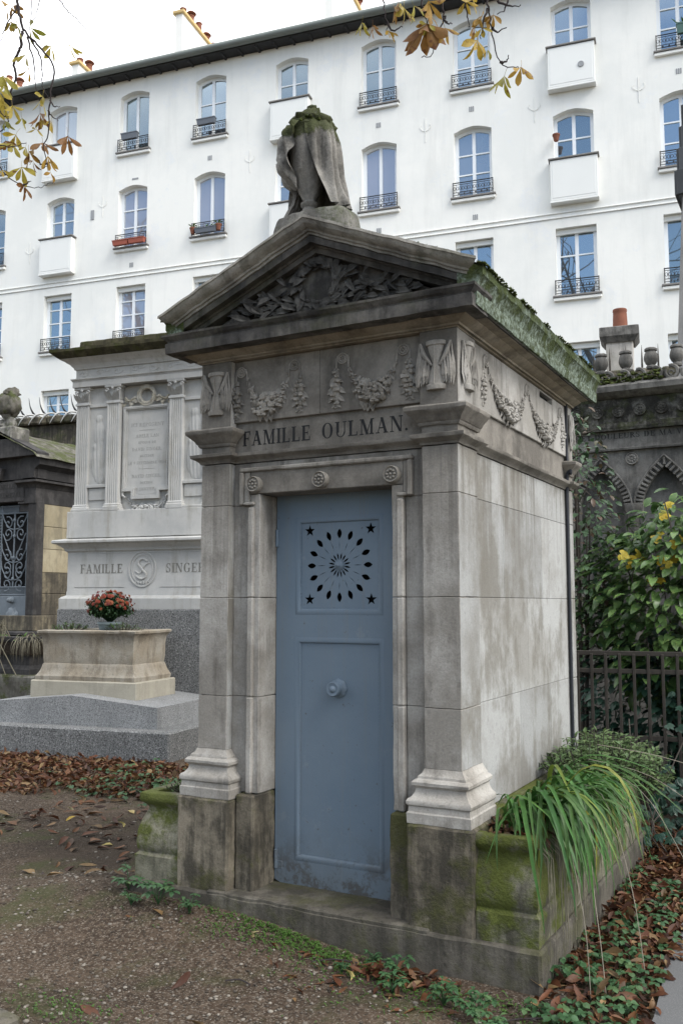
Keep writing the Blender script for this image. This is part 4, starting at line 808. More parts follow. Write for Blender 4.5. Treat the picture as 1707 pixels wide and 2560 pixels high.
# sunk panel lines, medallion, lettering
b = MB(); b.cbox(-.98, -.25, .0325, .06, 1.8, 1.806, .001); b.cbox(.25, .98, .0325, .06, 1.8, 1.806, .001); b.cbox(-.98, .98, .0335, .06, 2.222, 2.228, .001); part(b, 'panel_line', 'inkf', S)
for q_ in (('FAMILLE', -.9, -.28), ('SINGER', .33, .86)): t = MB(); text(t, *q_, 1.977, .112, .038, .003); part(t, 'lettering', 'inkw', S)
b = MB(); b.tube([(.19 * cos(a), .036, 2.02 + .215 * sin(a)) for a in [2 * pi * i / 32 for i in range(33)]], .012, 6, False); b.tube([(.15 * cos(a), .036, 2.02 + .175 * sin(a)) for a in [2 * pi * i / 32 for i in range(33)]], .008, 6, False)
b.tube(cat_rom([(.07, .034, 2.12), (0, .032, 2.15), (-.06, .032, 2.1), (0, .03, 2.02), (.06, .032, 1.95), (.0, .032, 1.9), (-.08, .034, 1.93)]), .013, 6); b.tube(cat_rom([(-.1, .034, 2.0), (-.03, .032, 1.97), (.03, .03, 2.06), (.1, .034, 2.1)]), .008, 6)
for i in range(14): b.leaf((-.08 + .012 * i, .034, 1.88), (sin(i * 2.1), -.3, -.4), (0, -1, 0), .05, .02, .6, .3, 3)
part(b, 'monogram_medallion', 'marble', S, 50)
# upper storey
b = MB(); b.cbox(-1.085, 1.085, -.02, .7, 2.421, 2.76, .006); part(b, 'upper_plinth', 'marble', S)
b = MB(); b.cbox(-1.03, -.47, .06, .7, 2.762, 4.36, .004); b.cbox(.47, 1.03, .06, .7, 2.762, 4.36, .004); b.cbox(-.47, .47, .11, .7, 2.762, 4.36, .004); part(b, 'back_slab', 'marble', S)
def fluted(x0, x1, yf, z0, z1, par):
    w_ = x1 - x0; n = 5; pts = [(x0, yf + .1), (x0, yf)]; m = .018; fw = (w_ - 2 * m) / n
    for i in range(n):
        for k in range(5): a = pi * k / 4; pts.append((x0 + m + fw * (i + .5) - cos(a) * fw * .38, yf + sin(a) * fw * .34))
    pts += [(x1, yf), (x1, yf + .1)]; n_ = len(pts)
    b = MB(); b.add([(x, y, z0) for x, y in pts] + [(x, y, z1) for x, y in pts], [(i, i + 1, n_ + i + 1, n_ + i) for i in range(n_ - 1)]); sh = part(b, 'fluted_pilaster', 'marble', par, 30)
    cxm = (x0 + x1) / 2; b = MB(); b.mould([(x0, yf + .1), (x0, yf), (x1, yf), (x1, yf + .1)], [(-.03, z1), (.012, z1), (.014, z1 + .02), (.006, z1 + .03), (.0, z1 + .04), (-.03, z1 + .04)]); b2 = MB(); b2.mould([(x0, yf + .1), (x0, yf), (x1, yf), (x1, yf + .1)], [(-.03, z0 - .09), (.022, z0 - .09), (.022, z0 - .04), (.012, z0 - .03), (.014, z0 - .012), (.0, z0), (-.03, z0)]); part(b2, 'foot_moulding', 'marble', sh, 30)
    b.cbox(x0, x1, yf + .0, yf + .1, z1 + .04, z1 + .2, .004); b.cbox(x0 - .03, x1 + .03, yf - .03, yf + .1, z1 + .2, z1 + .235, .006)
    for sg in (-1, 1):
        b.tube([(cxm + sg * (w_ / 2 - .005) + .03 * (1 - q / 9) * cos(q * .9), yf - .022, z1 + .165 + .03 * (1 - q / 9) * sin(q * .9)) for q in range(9)], .009, 5)
        for k in range(3): b.leaf((cxm + sg * w_ * (.12 + .16 * k), yf - .004, z1 + .05), (sg * .15, -.25, 1), (0, -1, 0), .1 + .01 * k, .04, -.6, .3, 4)
    for k in range(4): b.leaf((cxm + (k - 1.5) * w_ * .2, yf - .006, z1 + .045), (0, -.3, 1), (0, -1, 0), .075, .035, -.7, .3, 3)
    b.blob((cxm, yf - .03, z1 + .19), (.024, .016, .024), 1, .3, 2); part(b, 'capital', 'marble', sh, 50)
for (x0, x1) in ((-1.01, -.83), (-.54, -.36), (.36, .54), (.83, 1.01)): fluted(x0, x1, .02 if abs(x0 + x1) > 1.5 else -.0, 2.85, 4.13, S)
b = MB(); b.cbox(-1.04, -.32, -.016, .1, 2.761, 2.79, .004); b.cbox(.32, 1.04, -.016, .1, 2.761, 2.79, .004); part(b, 'pilaster_footing', 'marble', S)
# relief panels with standing figures (worn low relief)
for sg in (-1, 1):
    b = MB(); x = sg * .685
    def rel(i, j, x=x):
        u = (i - .5); z = j; q = V((u * 3, z * 4, sg * 5)); h = .0
        for (cx_, cz_, rx_, rz_, dp) in ((-.02, .92, .2, .06, .02), (.0, .7, .3, .2, .022), (.02, .4, .3, .34, .02), (-.22, .52, .14, .05, .02), (-.22, .3, .17, .24, .018), (.1, .12, .36, .14, .014)):
            e = ((u - cx_) / rx_) ** 2 + ((z - cz_) / rz_) ** 2; h = max(h, dp * sqrt(max(0, 1 - e)))
        h += .004 * (sin(u * 34 + z * 6) * (h > .004)) + .002 * NZ.noise(q * 4); return V((x + u * .27, .062 - h, 3.12 + .9 * j))
    b.surf(rel, 26, 60); part(b, 'relief_figures', 'marble', S, 180)
    b = MB(); b.cbox(x - .15, x + .15, .02, .1, 3.06, 3.1, .005); b.cbox(x - .13, x + .13, .045, .1, 2.9, 3.055, .006); part(b, 'relief_ledge', 'marble', S)
    b = MB(); b.cbox(x - .14, x + .14, .035, .1, 4.1, 4.14, .004); part(b, 'relief_cap', 'marble', S)
# inscription tablet
def ring(o): return [(-.335 + o, 3.0 + o), (-.2 + o, 3.0 + o), (-.2 + o, 2.9 + o), (.2 - o, 2.9 + o), (.2 - o, 3.0 + o), (.335 - o, 3.0 + o), (.335 - o, 4.08 - o), (-.335 + o, 4.08 - o)]
b = MB(); b.plate(ring(0), [ring(.035)], .05, .13); b.plate(ring(.037), [ring(.05)], .07, .13); b.plate(ring(.051), [], .085, .13); tb = part(b, 'inscription_tablet', 'marble', S)
b = MB()
for i in range(44):
    z = 3.06 + i * .022
    for u in (-.318, .318): b.blob((u, .047, z), (.007, .006, .009), 1, .05, i)
for i in range(27): b.blob((-.3 + i * .023, .047, 4.062), (.009, .006, .007), 1, .05, i)
part(b, 'bead_border', 'marble', tb, 60, kind='stuff')
t = MB()
for (s_, z, h, wd) in (('ICI REPOSENT', 3.82, .045, .47), ('-', 3.77, .03, None), ('ADELE LAN', 3.68, .04, .33), ('EPOUSE DE', 3.6, .03, .25), ('DAVID SINGER.', 3.51, .04, .43), ('DECEDEE', 3.43, .03, .2), ('LE 9 SEPTEMBRE 1846', 3.34, .036, .54), ('-', 3.28, .03, None), ('DAVID SINGER.', 3.17, .04, .42), ('DECEDE', 3.09, .03, .18), ('LE 10 JANVIER 1846', 3.01, .034, .5), ('-', 2.955, .03, None)):
    if wd: text(t, s_, -wd / 2, wd / 2, z, h, .085, .002)
    else: t.box(-.11, .11, .082, .086, z, z + .005)
part(t, 'inscription', 'inkf', tb)
b = MB(); RGs = random.Random(3); swag(b, -.29, 2.92, .29, 2.92, .16, .1, .05, 26, RGs)
for sg in (-1, 1): b.tube([(sg * .335, .08, 3.0), (sg * .33, .07, 2.95), (sg * .29, .07, 2.92)], [.02, .018, .014], 6)
part(b, 'stone_garland', 'marble', S, 60)
b = MB()
for i in range(40):
    a = 2 * pi * i / 40; b.blob((.1 * cos(a), .06, 4.21 + .1 * sin(a)), (.026, .026, .026), 1, .4, i); b.leaf((.1 * cos(a), .05, 4.21 + .1 * sin(a)), (cos(a + 1), -.5, sin(a + 1)), (0, -1, 0), .06, .03, .6, .3, 3)
for sg in (-1, 1):
    b.tube(cat_rom([(sg * .09, .07, 4.14), (sg * .17, .06, 4.19), (sg * .26, .06, 4.15), (sg * .31, .06, 4.2)]), .014, 6)
    for i in range(12): b.leaf((sg * (.12 + .018 * i), .06, 4.14 + .04 * sin(i)), (sg, -.4, sin(i * 2.3)), (0, -1, 0), .07, .035, .6, .3, 3)
part(b, 'wreath_crest', 'crest', S, 60)
b = MB(); b.mould([(-1.02, .7), (-1.02, .0), (1.02, .0), (1.02, .7)], [(-.3, 4.365), (.03, 4.365), (.03, 4.44), (.036, 4.442), (.036, 4.448), (.05, 4.46), (.052, 4.475), (.02, 4.48), (.0, 4.49), (.0, 4.6), (-.3, 4.6)]); part(b, 'architrave', 'marble', S, 30)
b = MB()
for i in range(75): b.blob((-1.03 + i * .0278, -.05, 4.467), (.008, .008, .008), 1, 0, i)
part(b, 'egg_row', 'marble', S, 60, kind='stuff')
b = MB()
for i in range(8):
    x = -.92 + i * .26; sg = 1 if i % 2 else -1
    b.tube([(x + .07 * (1 - q / 14) * cos(q * .55), -.002, 4.545 + sg * .045 * (1 - q / 14) * sin(q * .55)) for q in range(14)], .006, 5); b.leaf((x + .08, -.002, 4.545), (1, -.2, sg * .5), (0, -1, 0), .07, .03, .3, .3, 3)
part(b, 'scroll_frieze', 'marble', S, 60)
b = MB(); b.mould([(-1.02, .7), (-1.02, .0), (1.02, .0), (1.02, .7)], [(-.3, 4.6), (.02, 4.6), (.024, 4.62), (.05, 4.65), (.056, 4.66), (.09, 4.68), (.1, 4.69), (.16, 4.72), (-.3, 4.722)]); part(b, 'cornice', 'marble', S, 30)
b = MB(); b.mould([(-1.02, .7), (-1.02, .0), (1.02, .0), (1.02, .7)], [(-.3, 4.722), (.165, 4.722), (.2, 4.75), (.245, 4.79), (.25, 4.83), (.1, 4.845), (-.3, 4.85)]); part(b, 'weathered_top_moulding', 'marbled', S, 30)
b = MB(); b.cbox(-1.0, 1.0, .02, .6, 4.84, 4.985, .012); part(b, 'attic_block', 'marbled', S)
# ---- sandstone tub on the granite, chrysanthemum in it
tc_ = FR(A9, -6.07, 8.27 + .82)
TB = thing('stone_tub', 'sandy stone tub with flared rim on the granite step', 'planter', (tc_.x, tc_.y, .545), A9)
b = MB(); b.cbox(-.69, .69, -.42, .42, .0, .2, .012); part(b, 'plinth', 'tubpl', TB)
RC = lambda a, c_: [(-a, c_), (-a, -c_), (a, -c_), (a, c_)]
b = MB(); b.mould(RC(.58, .33), [(-.12, .2), (.06, .2), (.064, .245), (.05, .262), (.044, .275), (.03, .3), (.018, .34), (.012, .37), (.0, .385), (.002, .4), (.008, .45), (.006, .52), (.01, .6), (.022, .68), (.045, .712), (.06, .725), (.062, .748), (.05, .757), (-.08, .755), (-.085, .68)], True)
bm = bmesh.new(); me = b.mesh('tub', M['tub']); bm.from_mesh(me); bmesh.ops.subdivide_edges(bm, edges=[e for e in bm.edges if (e.verts[0].co - e.verts[1].co).length > .3], cuts=24, use_grid_fill=True)
for v in bm.verts: v.co += V((.008 * NZ.noise(v.co * 7), .008 * NZ.noise(v.co * 7 + V((9, 0, 0))), .006 * NZ.noise(v.co * 6 + V((0, 9, 0)))))
bm.to_mesh(me); bm.free(); me.polygons.foreach_set('use_smooth', [True] * len(me.polygons)); me.set_sharp_from_angle(angle=RAD(40)); obj('tub', me, TB)
b = MB(); b.box(-.56, .56, -.31, .31, .5, .7); part(b, 'soil', 'soil', TB)
pc = FR(A9, -6.0, 8.27 + .8)
MU = thing('potted_chrysanthemum', 'potted chrysanthemum with rust-red flowers standing in the stone tub', 'flower pot', (pc.x, pc.y, 1.2))
b = MB(); b.lathe([(.09, 0), (.13, .16), (.142, .162), (.142, .19), (.12, .19), (.115, .17)], 20); part(b, 'pot', 'potgrey', MU, 40)
R2 = random.Random(12); s = MB(); f = MB(); FL = MB()
for k in range(12): a = 2 * pi * k / 12; FL.leaf((0, 0, 0), (cos(a), sin(a), .25), (0, 0, 1), .026, .013, .6, .1, 2)
for k in range(7): a = 2 * pi * k / 7 + .3; FL.leaf((0, 0, .003), (cos(a), sin(a), .8), (0, 0, 1), .018, .011, .6, .1, 2)
FL.blob((0, 0, .006), (.008, .008, .006), 1, .1, 1); flm = FL.mesh('flower', M['mumfl'], 60)
for i in range(260):
    u = R2.random() * 2 * pi; ph = R2.random() ** .65 * 1.9; rr = .235 * R2.uniform(.85, 1.05); q = V((rr * 1.12 * sin(ph) * cos(u), rr * 1.12 * sin(ph) * sin(u), .36 + rr * .75 * cos(ph)))
    if q.z < .2: q.z = .2 + R2.random() * .06; q.x *= .8; q.y *= .8
    s.tube([(0, 0, .17), (q.x * .5, q.y * .5, .2 + q.z * .25), q], .0025, 4, False)
    for k in range(9):
        tt = R2.uniform(.55, 1); pt = V((q.x * tt, q.y * tt, .2 * (1 - tt) + q.z * tt + R2.uniform(-.03, .02))); f.cr = R2.random(); f.leaf(pt, (R2.uniform(-1, 1), R2.uniform(-1, 1), R2.uniform(-.5, .6)), (0, 0, 1), R2.uniform(.03, .05), R2.uniform(.015, .024), .6, .25, 3)
    if q.z > .36 and R2.random() < .42 or R2.random() < .1: obj('flower', flm, MU, q + q.normalized() * .012, rot=(q - V((0, 0, .3))).to_track_quat('Z', 'Y').to_euler(), scale=R2.uniform(.8, 1.25))
s.build('stems', M['mumleaf'], MU, 60); f.build('foliage', M['mumleaf'], MU, 0, kind='stuff')
for (x_, y_, n_, lab) in ((-6.45, 8.95, 60, 'low green weeds at the left end of the stone tub'), (-5.75, 8.95, 45, 'low green weeds right of the flower pot in the tub')):
    q = FR(A9, x_, y_); twig_herb('weed_patch', lab, 'weeds', (q.x, q.y, 1.265), n_, .2, .14, .15, 'bright', (.035, .01), random.Random(n_), lpn=8)

# ================================================================== dark chapel at the left with an iron grille door
CH = thing('small_chapel', 'dark stone chapel with mossy gable roof and scrolled iron grille door', 'tomb', (-13.9, 12.0, 0))
hw = 1.07
b = MB(); b.cbox(-1.25, 1.25, -.35, 3.0, -.1, 1.1, .02); part(b, 'podium', 'darkstone', CH)
b = MB(); b.cbox(-1.16, 1.16, -.08, 2.75, 1.102, 1.38, .012); part(b, 'base_course', 'beiged', CH)
b = MB(); b.box(-.6, .6, .25, 2.5, 1.1, 4.1); part(b, 'core', 'black', CH)
for sg in (-1, 1):
    X = lambda a, c_: (min(sg * a, sg * c_), max(sg * a, sg * c_))
    b = MB(); b.cbox(*X(.87, 1.075), -.01, .2, 1.382, 3.48, .01); part(b, 'door_pier', 'darkstone', CH)
    for i, (z0, z1) in enumerate(((1.382, 1.78), (1.782, 2.17), (2.172, 2.6), (2.602, 3.02), (3.022, 3.44))):
        for j, (y0, y1) in enumerate(((.2, 1.1), (1.1, 1.9), (1.9, 2.6)) if i % 2 else ((.2, 1.45), (1.45, 2.6))):
            b = MB(); b.cbox(*X(.6, 1.06), y0 + .003, y1 - .003, z0 + .002, z1 - .002, .006); part(b, 'wall_block', 'beiged' if i < 2 else 'beige', CH)
    b = MB(); q = [(sg * 1.06, 2.6), (sg * 1.06, -.02), (sg * .62, -.02)]; q = q if sg < 0 else q[::-1]
    b.mould(q, [(-.2, 3.442), (.01, 3.442), (.01, 3.72), (.03, 3.74), (.05, 3.78), (.09, 3.81), (.13, 3.82), (.13, 3.86), (-.2, 3.88)]); part(b, 'entablature', 'darkstone', CH, 35)
    b = MB(); q = [(sg * 1.06, 2.7), (sg * 1.06, -.1)]; q = q if sg < 0 else q[::-1]
    b.mould(q, [(-.3, 3.9), (.02, 3.9), (.03, 4.06), (.08, 4.1), (.16, 4.14), (.18, 4.3), (-.3, 4.33)]); part(b, 'eaves_course', 'darkstone', CH, 35)
    b = MB(); b.surf(lambda i, j: V((sg * 1.3 * i, -.25 + 3.0 * j, 4.9 - .46 * 1.3 * i - .05 * (i > .97) + .03 * NZ.noise(V((i * 5, j * 9, sg))))), 16, 30); part(b, 'roof_slope', 'roofmoss', CH, 180)
    b = MB(); b.cbox(*X(.56, .86), .06, .2, 3.3, 3.44, .006); part(b, 'lintel_corner', 'darkstone', CH)
b = MB(); b.plate([(-1.24, 4.3), (1.24, 4.3), (1.24, 4.36), (0, 4.93), (-1.24, 4.36)], [], -.2, .1); part(b, 'gable_cornice', 'darkstone', CH)
b = MB(); b.plate([(-1.1, 3.9), (1.1, 3.9), (1.1, 4.298), (-1.1, 4.298)], [], -.03, .2); part(b, 'gable_field', 'darkstone', CH)
b = MB(); b.xprism([(-.16, 3.9), (-.1, 4.12), (.26, 4.12), (.2, 3.9)], -.12, -.03); part(b, 'keystone', 'darkstone', CH)
b = MB(); b.cbox(-.62, .78, -.05, .2, 3.482, 3.87, .01); part(b, 'name_plate', 'darkstone', CH)
for q_ in (('FAMILLE', 3.73, .28), ('DELMEZAL', 3.57, .4)): t = MB(); text(t, q_[0], 0, None, q_[1], .085, -.05, .004, q_[2]); part(t, 'lettering', 'inkd', CH)
# grille door
b = MB(); b.box(-.87, .87, .16, .2, 1.38, 3.48); part(b, 'dark_interior', 'black', CH)
b = MB(); b.cbox(.0, .87, .05, .1, 1.11, 1.74, .008); b.cbox(-.87, -.002, .05, .1, 1.11, 1.74, .008); dk = part(b, 'grille_door', 'greyiron', CH)
gr = MB()
for x in (.03, .1, .78, .85): gr.tube([(x, .08, 1.74), (x, .08, 3.44)], .014, 6)
for z in (1.76, 1.9, 3.28, 3.42): gr.tube([(.02, .08, z), (.86, .08, z)], .014, 6)
for i in range(28): gr.tube([(.05 + i * .028, .08, 1.76), (.05 + i * .028, .08, 1.9)], .008, 4); gr.tube([(.05 + i * .028, .08, 3.28), (.05 + i * .028, .08, 3.42)], .008, 4)
for i in range(24): 
    z = 1.93 + i * .056
    for x in (.065, .815): gr.tube([(x - .03, .08, z), (x + .03, .08, z + .02)], .008, 4)
gr.tube([(.44, .08, 1.9), (.44, .08, 3.28)], .016, 6)
for z in (2.05, 2.45, 2.85, 3.15): gr.blob((.44, .075, z), (.035, .03, .05), 1, .05, 1)
for cz in (2.05, 2.38, 3.0):
    for sg in (-1, 1):
        for v in (-1, 1):
            gr.tube([(.44 + sg * (.17 + .13 * (1 - q / 16) * cos(q * .55 + 1.2)), .08, cz + v * (.1 + .13 * (1 - q / 16) * sin(q * .55 + 1.2))) for q in range(16)], .012, 5)
    for sg in (-1, 1): gr.tube(cat_rom([(.44 + sg * .02, .08, cz - .02), (.44 + sg * .16, .08, cz + .02), (.44 + sg * .3, .08, cz + .2), (.44 + sg * .32, .08, cz + .34)]), .011, 5)
for sg in (-1, 1): gr.tube([(.44 + sg * .3, .08, 2.9), (.44, .08, 2.35)], .011, 5)
part(gr, 'scroll_grille', 'greyiron', dk, 60)
b = MB(); b.lathe([(.06, 0), (.06, .03), (.03, .05), (.05, .08), (.03, .11), (.001, .115)], 14, MX.Translation((.47, .05, 1.66)) @ MX.Rotation(pi / 2, 4, 'X')); part(b, 'door_knob', 'greyiron', dk, 50)
b = MB(); b.blob((.47, .05, 1.33), (.15, .06, .19), 3, .5, 4, 3.5); part(b, 'mask_ornament', 'greyiron', dk, 60)
# finial vase on the gable
FV = thing('finial_vase', 'moss-capped stone vase on the gable of the dark chapel', 'urn', (-13.62, 11.95, 4.72))
b = MB(); b.cbox(-.3, .3, -.15, .3, -.1, .18, .03); part(b, 'base', 'urnbase', FV)
b = MB(); b.blob((0, .05, .62), (.22, .22, .25), 3, .3, 3, 2.2); b.blob((.02, .05, .84), (.15, .15, .12), 3, .5, 5, 2.5); b.blob((.12, .0, .66), (.11, .12, .22), 2, .4, 8, 2); part(b, 'bowl', 'roofmoss', FV, 180)
b = MB(); b.lathe([(.1, .16), (.08, .22), (.05, .28), (.06, .33), (.12, .42)], 14); b.blob((.12, 0, .25), (.1, .1, .14), 2, .6, 3, 3); b.blob((-.12, 0, .22), (.12, .1, .12), 2, .6, 9, 3); part(b, 'stem', 'urnbase', FV, 50)
# black planter in front of that chapel
BP = thing('black_planter', 'black stone trough with dry grasses in front of the dark chapel', 'planter', (-11.6, 10.6, 0))
b = MB(); b.cbox(-1.6, .9, -.5, .6, -.05, .5, .03); part(b, 'footing', 'roofmoss', BP)
b = MB(); b.mould([(-.9, .3), (-.9, -.3), (.55, -.3), (.55, .3)], [(-.1, .5), (.06, .5), (.06, .58), (.0, .64), (.0, .9), (.04, .98), (.07, 1.02), (.07, 1.07), (-.1, 1.08)], True); part(b, 'trough', 'darkstone', BP, 35)
b = MB(); b.box(-.95, .6, -.35, .35, .8, 1.03); part(b, 'soil', 'soil', BP)
R3 = random.Random(2)
f = MB()
for i in range(150): f.cr = R3.random(); f.leaf((R3.uniform(-.9, .55), R3.uniform(-.33, .3), 1.02), (R3.uniform(-1, 1), R3.uniform(-1, .3), R3.uniform(.2, 1)), (0, 0, 1), R3.uniform(.06, .14), .05, .6, .2, 3)
f.build('low_greenery', M['bright'], BP, kind='stuff')
f = MB()
for i in range(120): f.cr = R3.random(); f.leaf((.35 + R3.uniform(-.15, .22), -.1 + R3.uniform(-.2, .2), 1.02), (R3.uniform(.1, 1), R3.uniform(-1, .2), 1.0), (0, 0, 1), R3.uniform(.4, .75), .012, 2.9, .3, 7, 2)
for i in range(9): f.tube(cat_rom([(R3.uniform(-.6, .4), -.3, 1.0), (R3.uniform(-.5, .3), -.4, 1.2 + R3.random() * .3), (R3.uniform(-.4, .5), -.5, .5)], 4), .008, 4)
f.build('dry_grass', M['dry'], BP, kind='stuff')

# ================================================================== cemetery wall with its row of spikes
CW = thing('cemetery_wall', 'tall old cemetery wall with tiled coping behind the tombs', 'wall', FR(A9, 0, 17), A9)
b = MB(); b.cbox(-26, 14, .0, .5, -.2, 5.62, .02); part(b, 'wall_body', 'wallold', CW)
x = -26.0; i = 0
while x < 14:
    if -16 < x < -10 or -3 < x < 2: b = MB(); b.cbox(x + .004, x + .446, -.14, .64, 5.625, 5.8, .03); part(b, 'coping_stone', 'wallold', CW)
    x += .45
for q_ in ((-26, -16.2), (-9.8, -3.2), (2, 14)): b = MB(); b.cbox(*q_, -.14, .64, 5.625, 5.8, .03); part(b, 'coping_course', 'wallold', CW)
for k in range(14):      # bent double spikes at the left
    x = -15.3 + k * .285; q = FR(A9, x, 17.0)
    b = MB(); b.tube(cat_rom([(.27, .25, 5.8), (.22, .2, 5.86), (.12, .1, 5.92), (.04, .06, 6.08), (.0, .05, 6.3)], 3), [.022] * 8 + [.018, .014, .01, .007, .003], 6); o = b.build('wall_spike', M['iron'], None, 60, loc=FR(A9, x, 17.0)); o.rotation_euler = (0, 0, RAD(A9))
    tag(o, 'black iron spike curving up from the cemetery wall coping', 'spike', 'upward spikes on the left cemetery wall')
    b = MB(); b.tube(cat_rom([(.27, .25, 5.8), (.2, .05, 5.87), (.08, -.1, 5.86), (.0, -.18, 5.74), (-.06, -.22, 5.6)], 3), [.024] * 8 + [.02, .016, .012, .008, .004], 6); o = b.build('wall_spike', M['galv'], None, 60, loc=FR(A9, x, 17.0)); o.rotation_euler = (0, 0, RAD(A9))
    tag(o, 'pale metal spike curving down over the cemetery wall', 'spike', 'downward spikes on the left cemetery wall')
for k in range(8):
    x = -1.35 + k * .282; b = MB(); b.tube([(0, .2, 5.78), (0, .2, 6.05), (0, .2, 6.31)], [.022, .016, .002], 6); o = b.build('wall_spike', M['rust'], None, 60, loc=FR(A9, x, 17.0)); o.rotation_euler = (0, 0, RAD(A9))
    tag(o, 'straight rusty spike standing on the wall behind the small stone vases', 'spike', 'straight spikes on the right wall')

# ================================================================== white apartment house
B = thing('apartment_house', 'long white rendered apartment house with four rows of casement windows', 'building', FR(A9, 0, 26), A9)
CX = {k: -19.65 + 2.94 * (k - 1) for k in range(-1, 10)}; WW = .57
ROWS = [(19.17, 17.15, True), (15.77, 13.72, True), (12.37, 10.35, False), (8.97, 6.95, False), (5.57, 3.55, False)]
wins = []; holes = []
for k in CX:
    for r, (h, s_, arch) in enumerate(ROWS):
        short = (k in (1, 4, 7)) and r < 2; s2 = s_ + .66 if short else s_
        wins.append((k, r, CX[k], h, s2, arch, short))
        hp = [(CX[k] - WW, s2), (CX[k] + WW, s2)]
        if arch: hp += [(CX[k] + WW - 2 * WW * i / 8, h + .15 * sin(pi * i / 8) - .0) for i in range(9)]
        else: hp += [(CX[k] + WW, h), (CX[k] - WW, h)]
        holes.append(hp)
# facade split into one plate per bay so that the openings are real
for k in CX:
    b = MB(); x0, x1 = CX[k] - 1.47, CX[k] + 1.47
    if k == 9: x1 = 14
    if k == -1: x0 = -40
    b.plate([(x0, -.2), (x1, -.2), (x1, 19.78), (x0, 19.78)], [h for h, w_ in zip(holes, wins) if w_[0] == k], 0, .34); part(b, 'wall_bay', 'facade', B)
b = MB(); b.box(-40, 14, 1.2, 9, -.2, 19.7); part(b, 'inner_rooms', 'black', B)
b = MB()
for z in (12.66, 12.8): b.cbox(-40, 14, -.035, .02, z, z + .035, .01)
part(b, 'string_course', 'facade', B)
b = MB(); b.cbox(-40, 14, -.42, .3, 19.79, 19.87, .01); part(b, 'eaves_board', 'eave', B)
for i in range(60): b = MB(); x = -30 + i * .62; b.cbox(x, x + .08, -.36, .02, 19.73, 19.788, .01); part(b, 'eaves_bracket', 'eave', B)
b = MB(); b.tube([(-40, -.5, 19.93), (14, -.5, 19.93)], .12, 10); b.cbox(-40, 14, -.5, .1, 19.87, 20.02, .01); part(b, 'zinc_gutter', 'zinc', B, 60)
b = MB(); b.add([(-40, -.4, 20.03), (14, -.4, 20.03), (14, 5, 20.9), (-40, 5, 20.9), (-40, 9.4, 20.0), (14, 9.4, 20.0)], [(0, 1, 2, 3), (3, 2, 5, 4)]); part(b, 'roof', 'zinc', B)
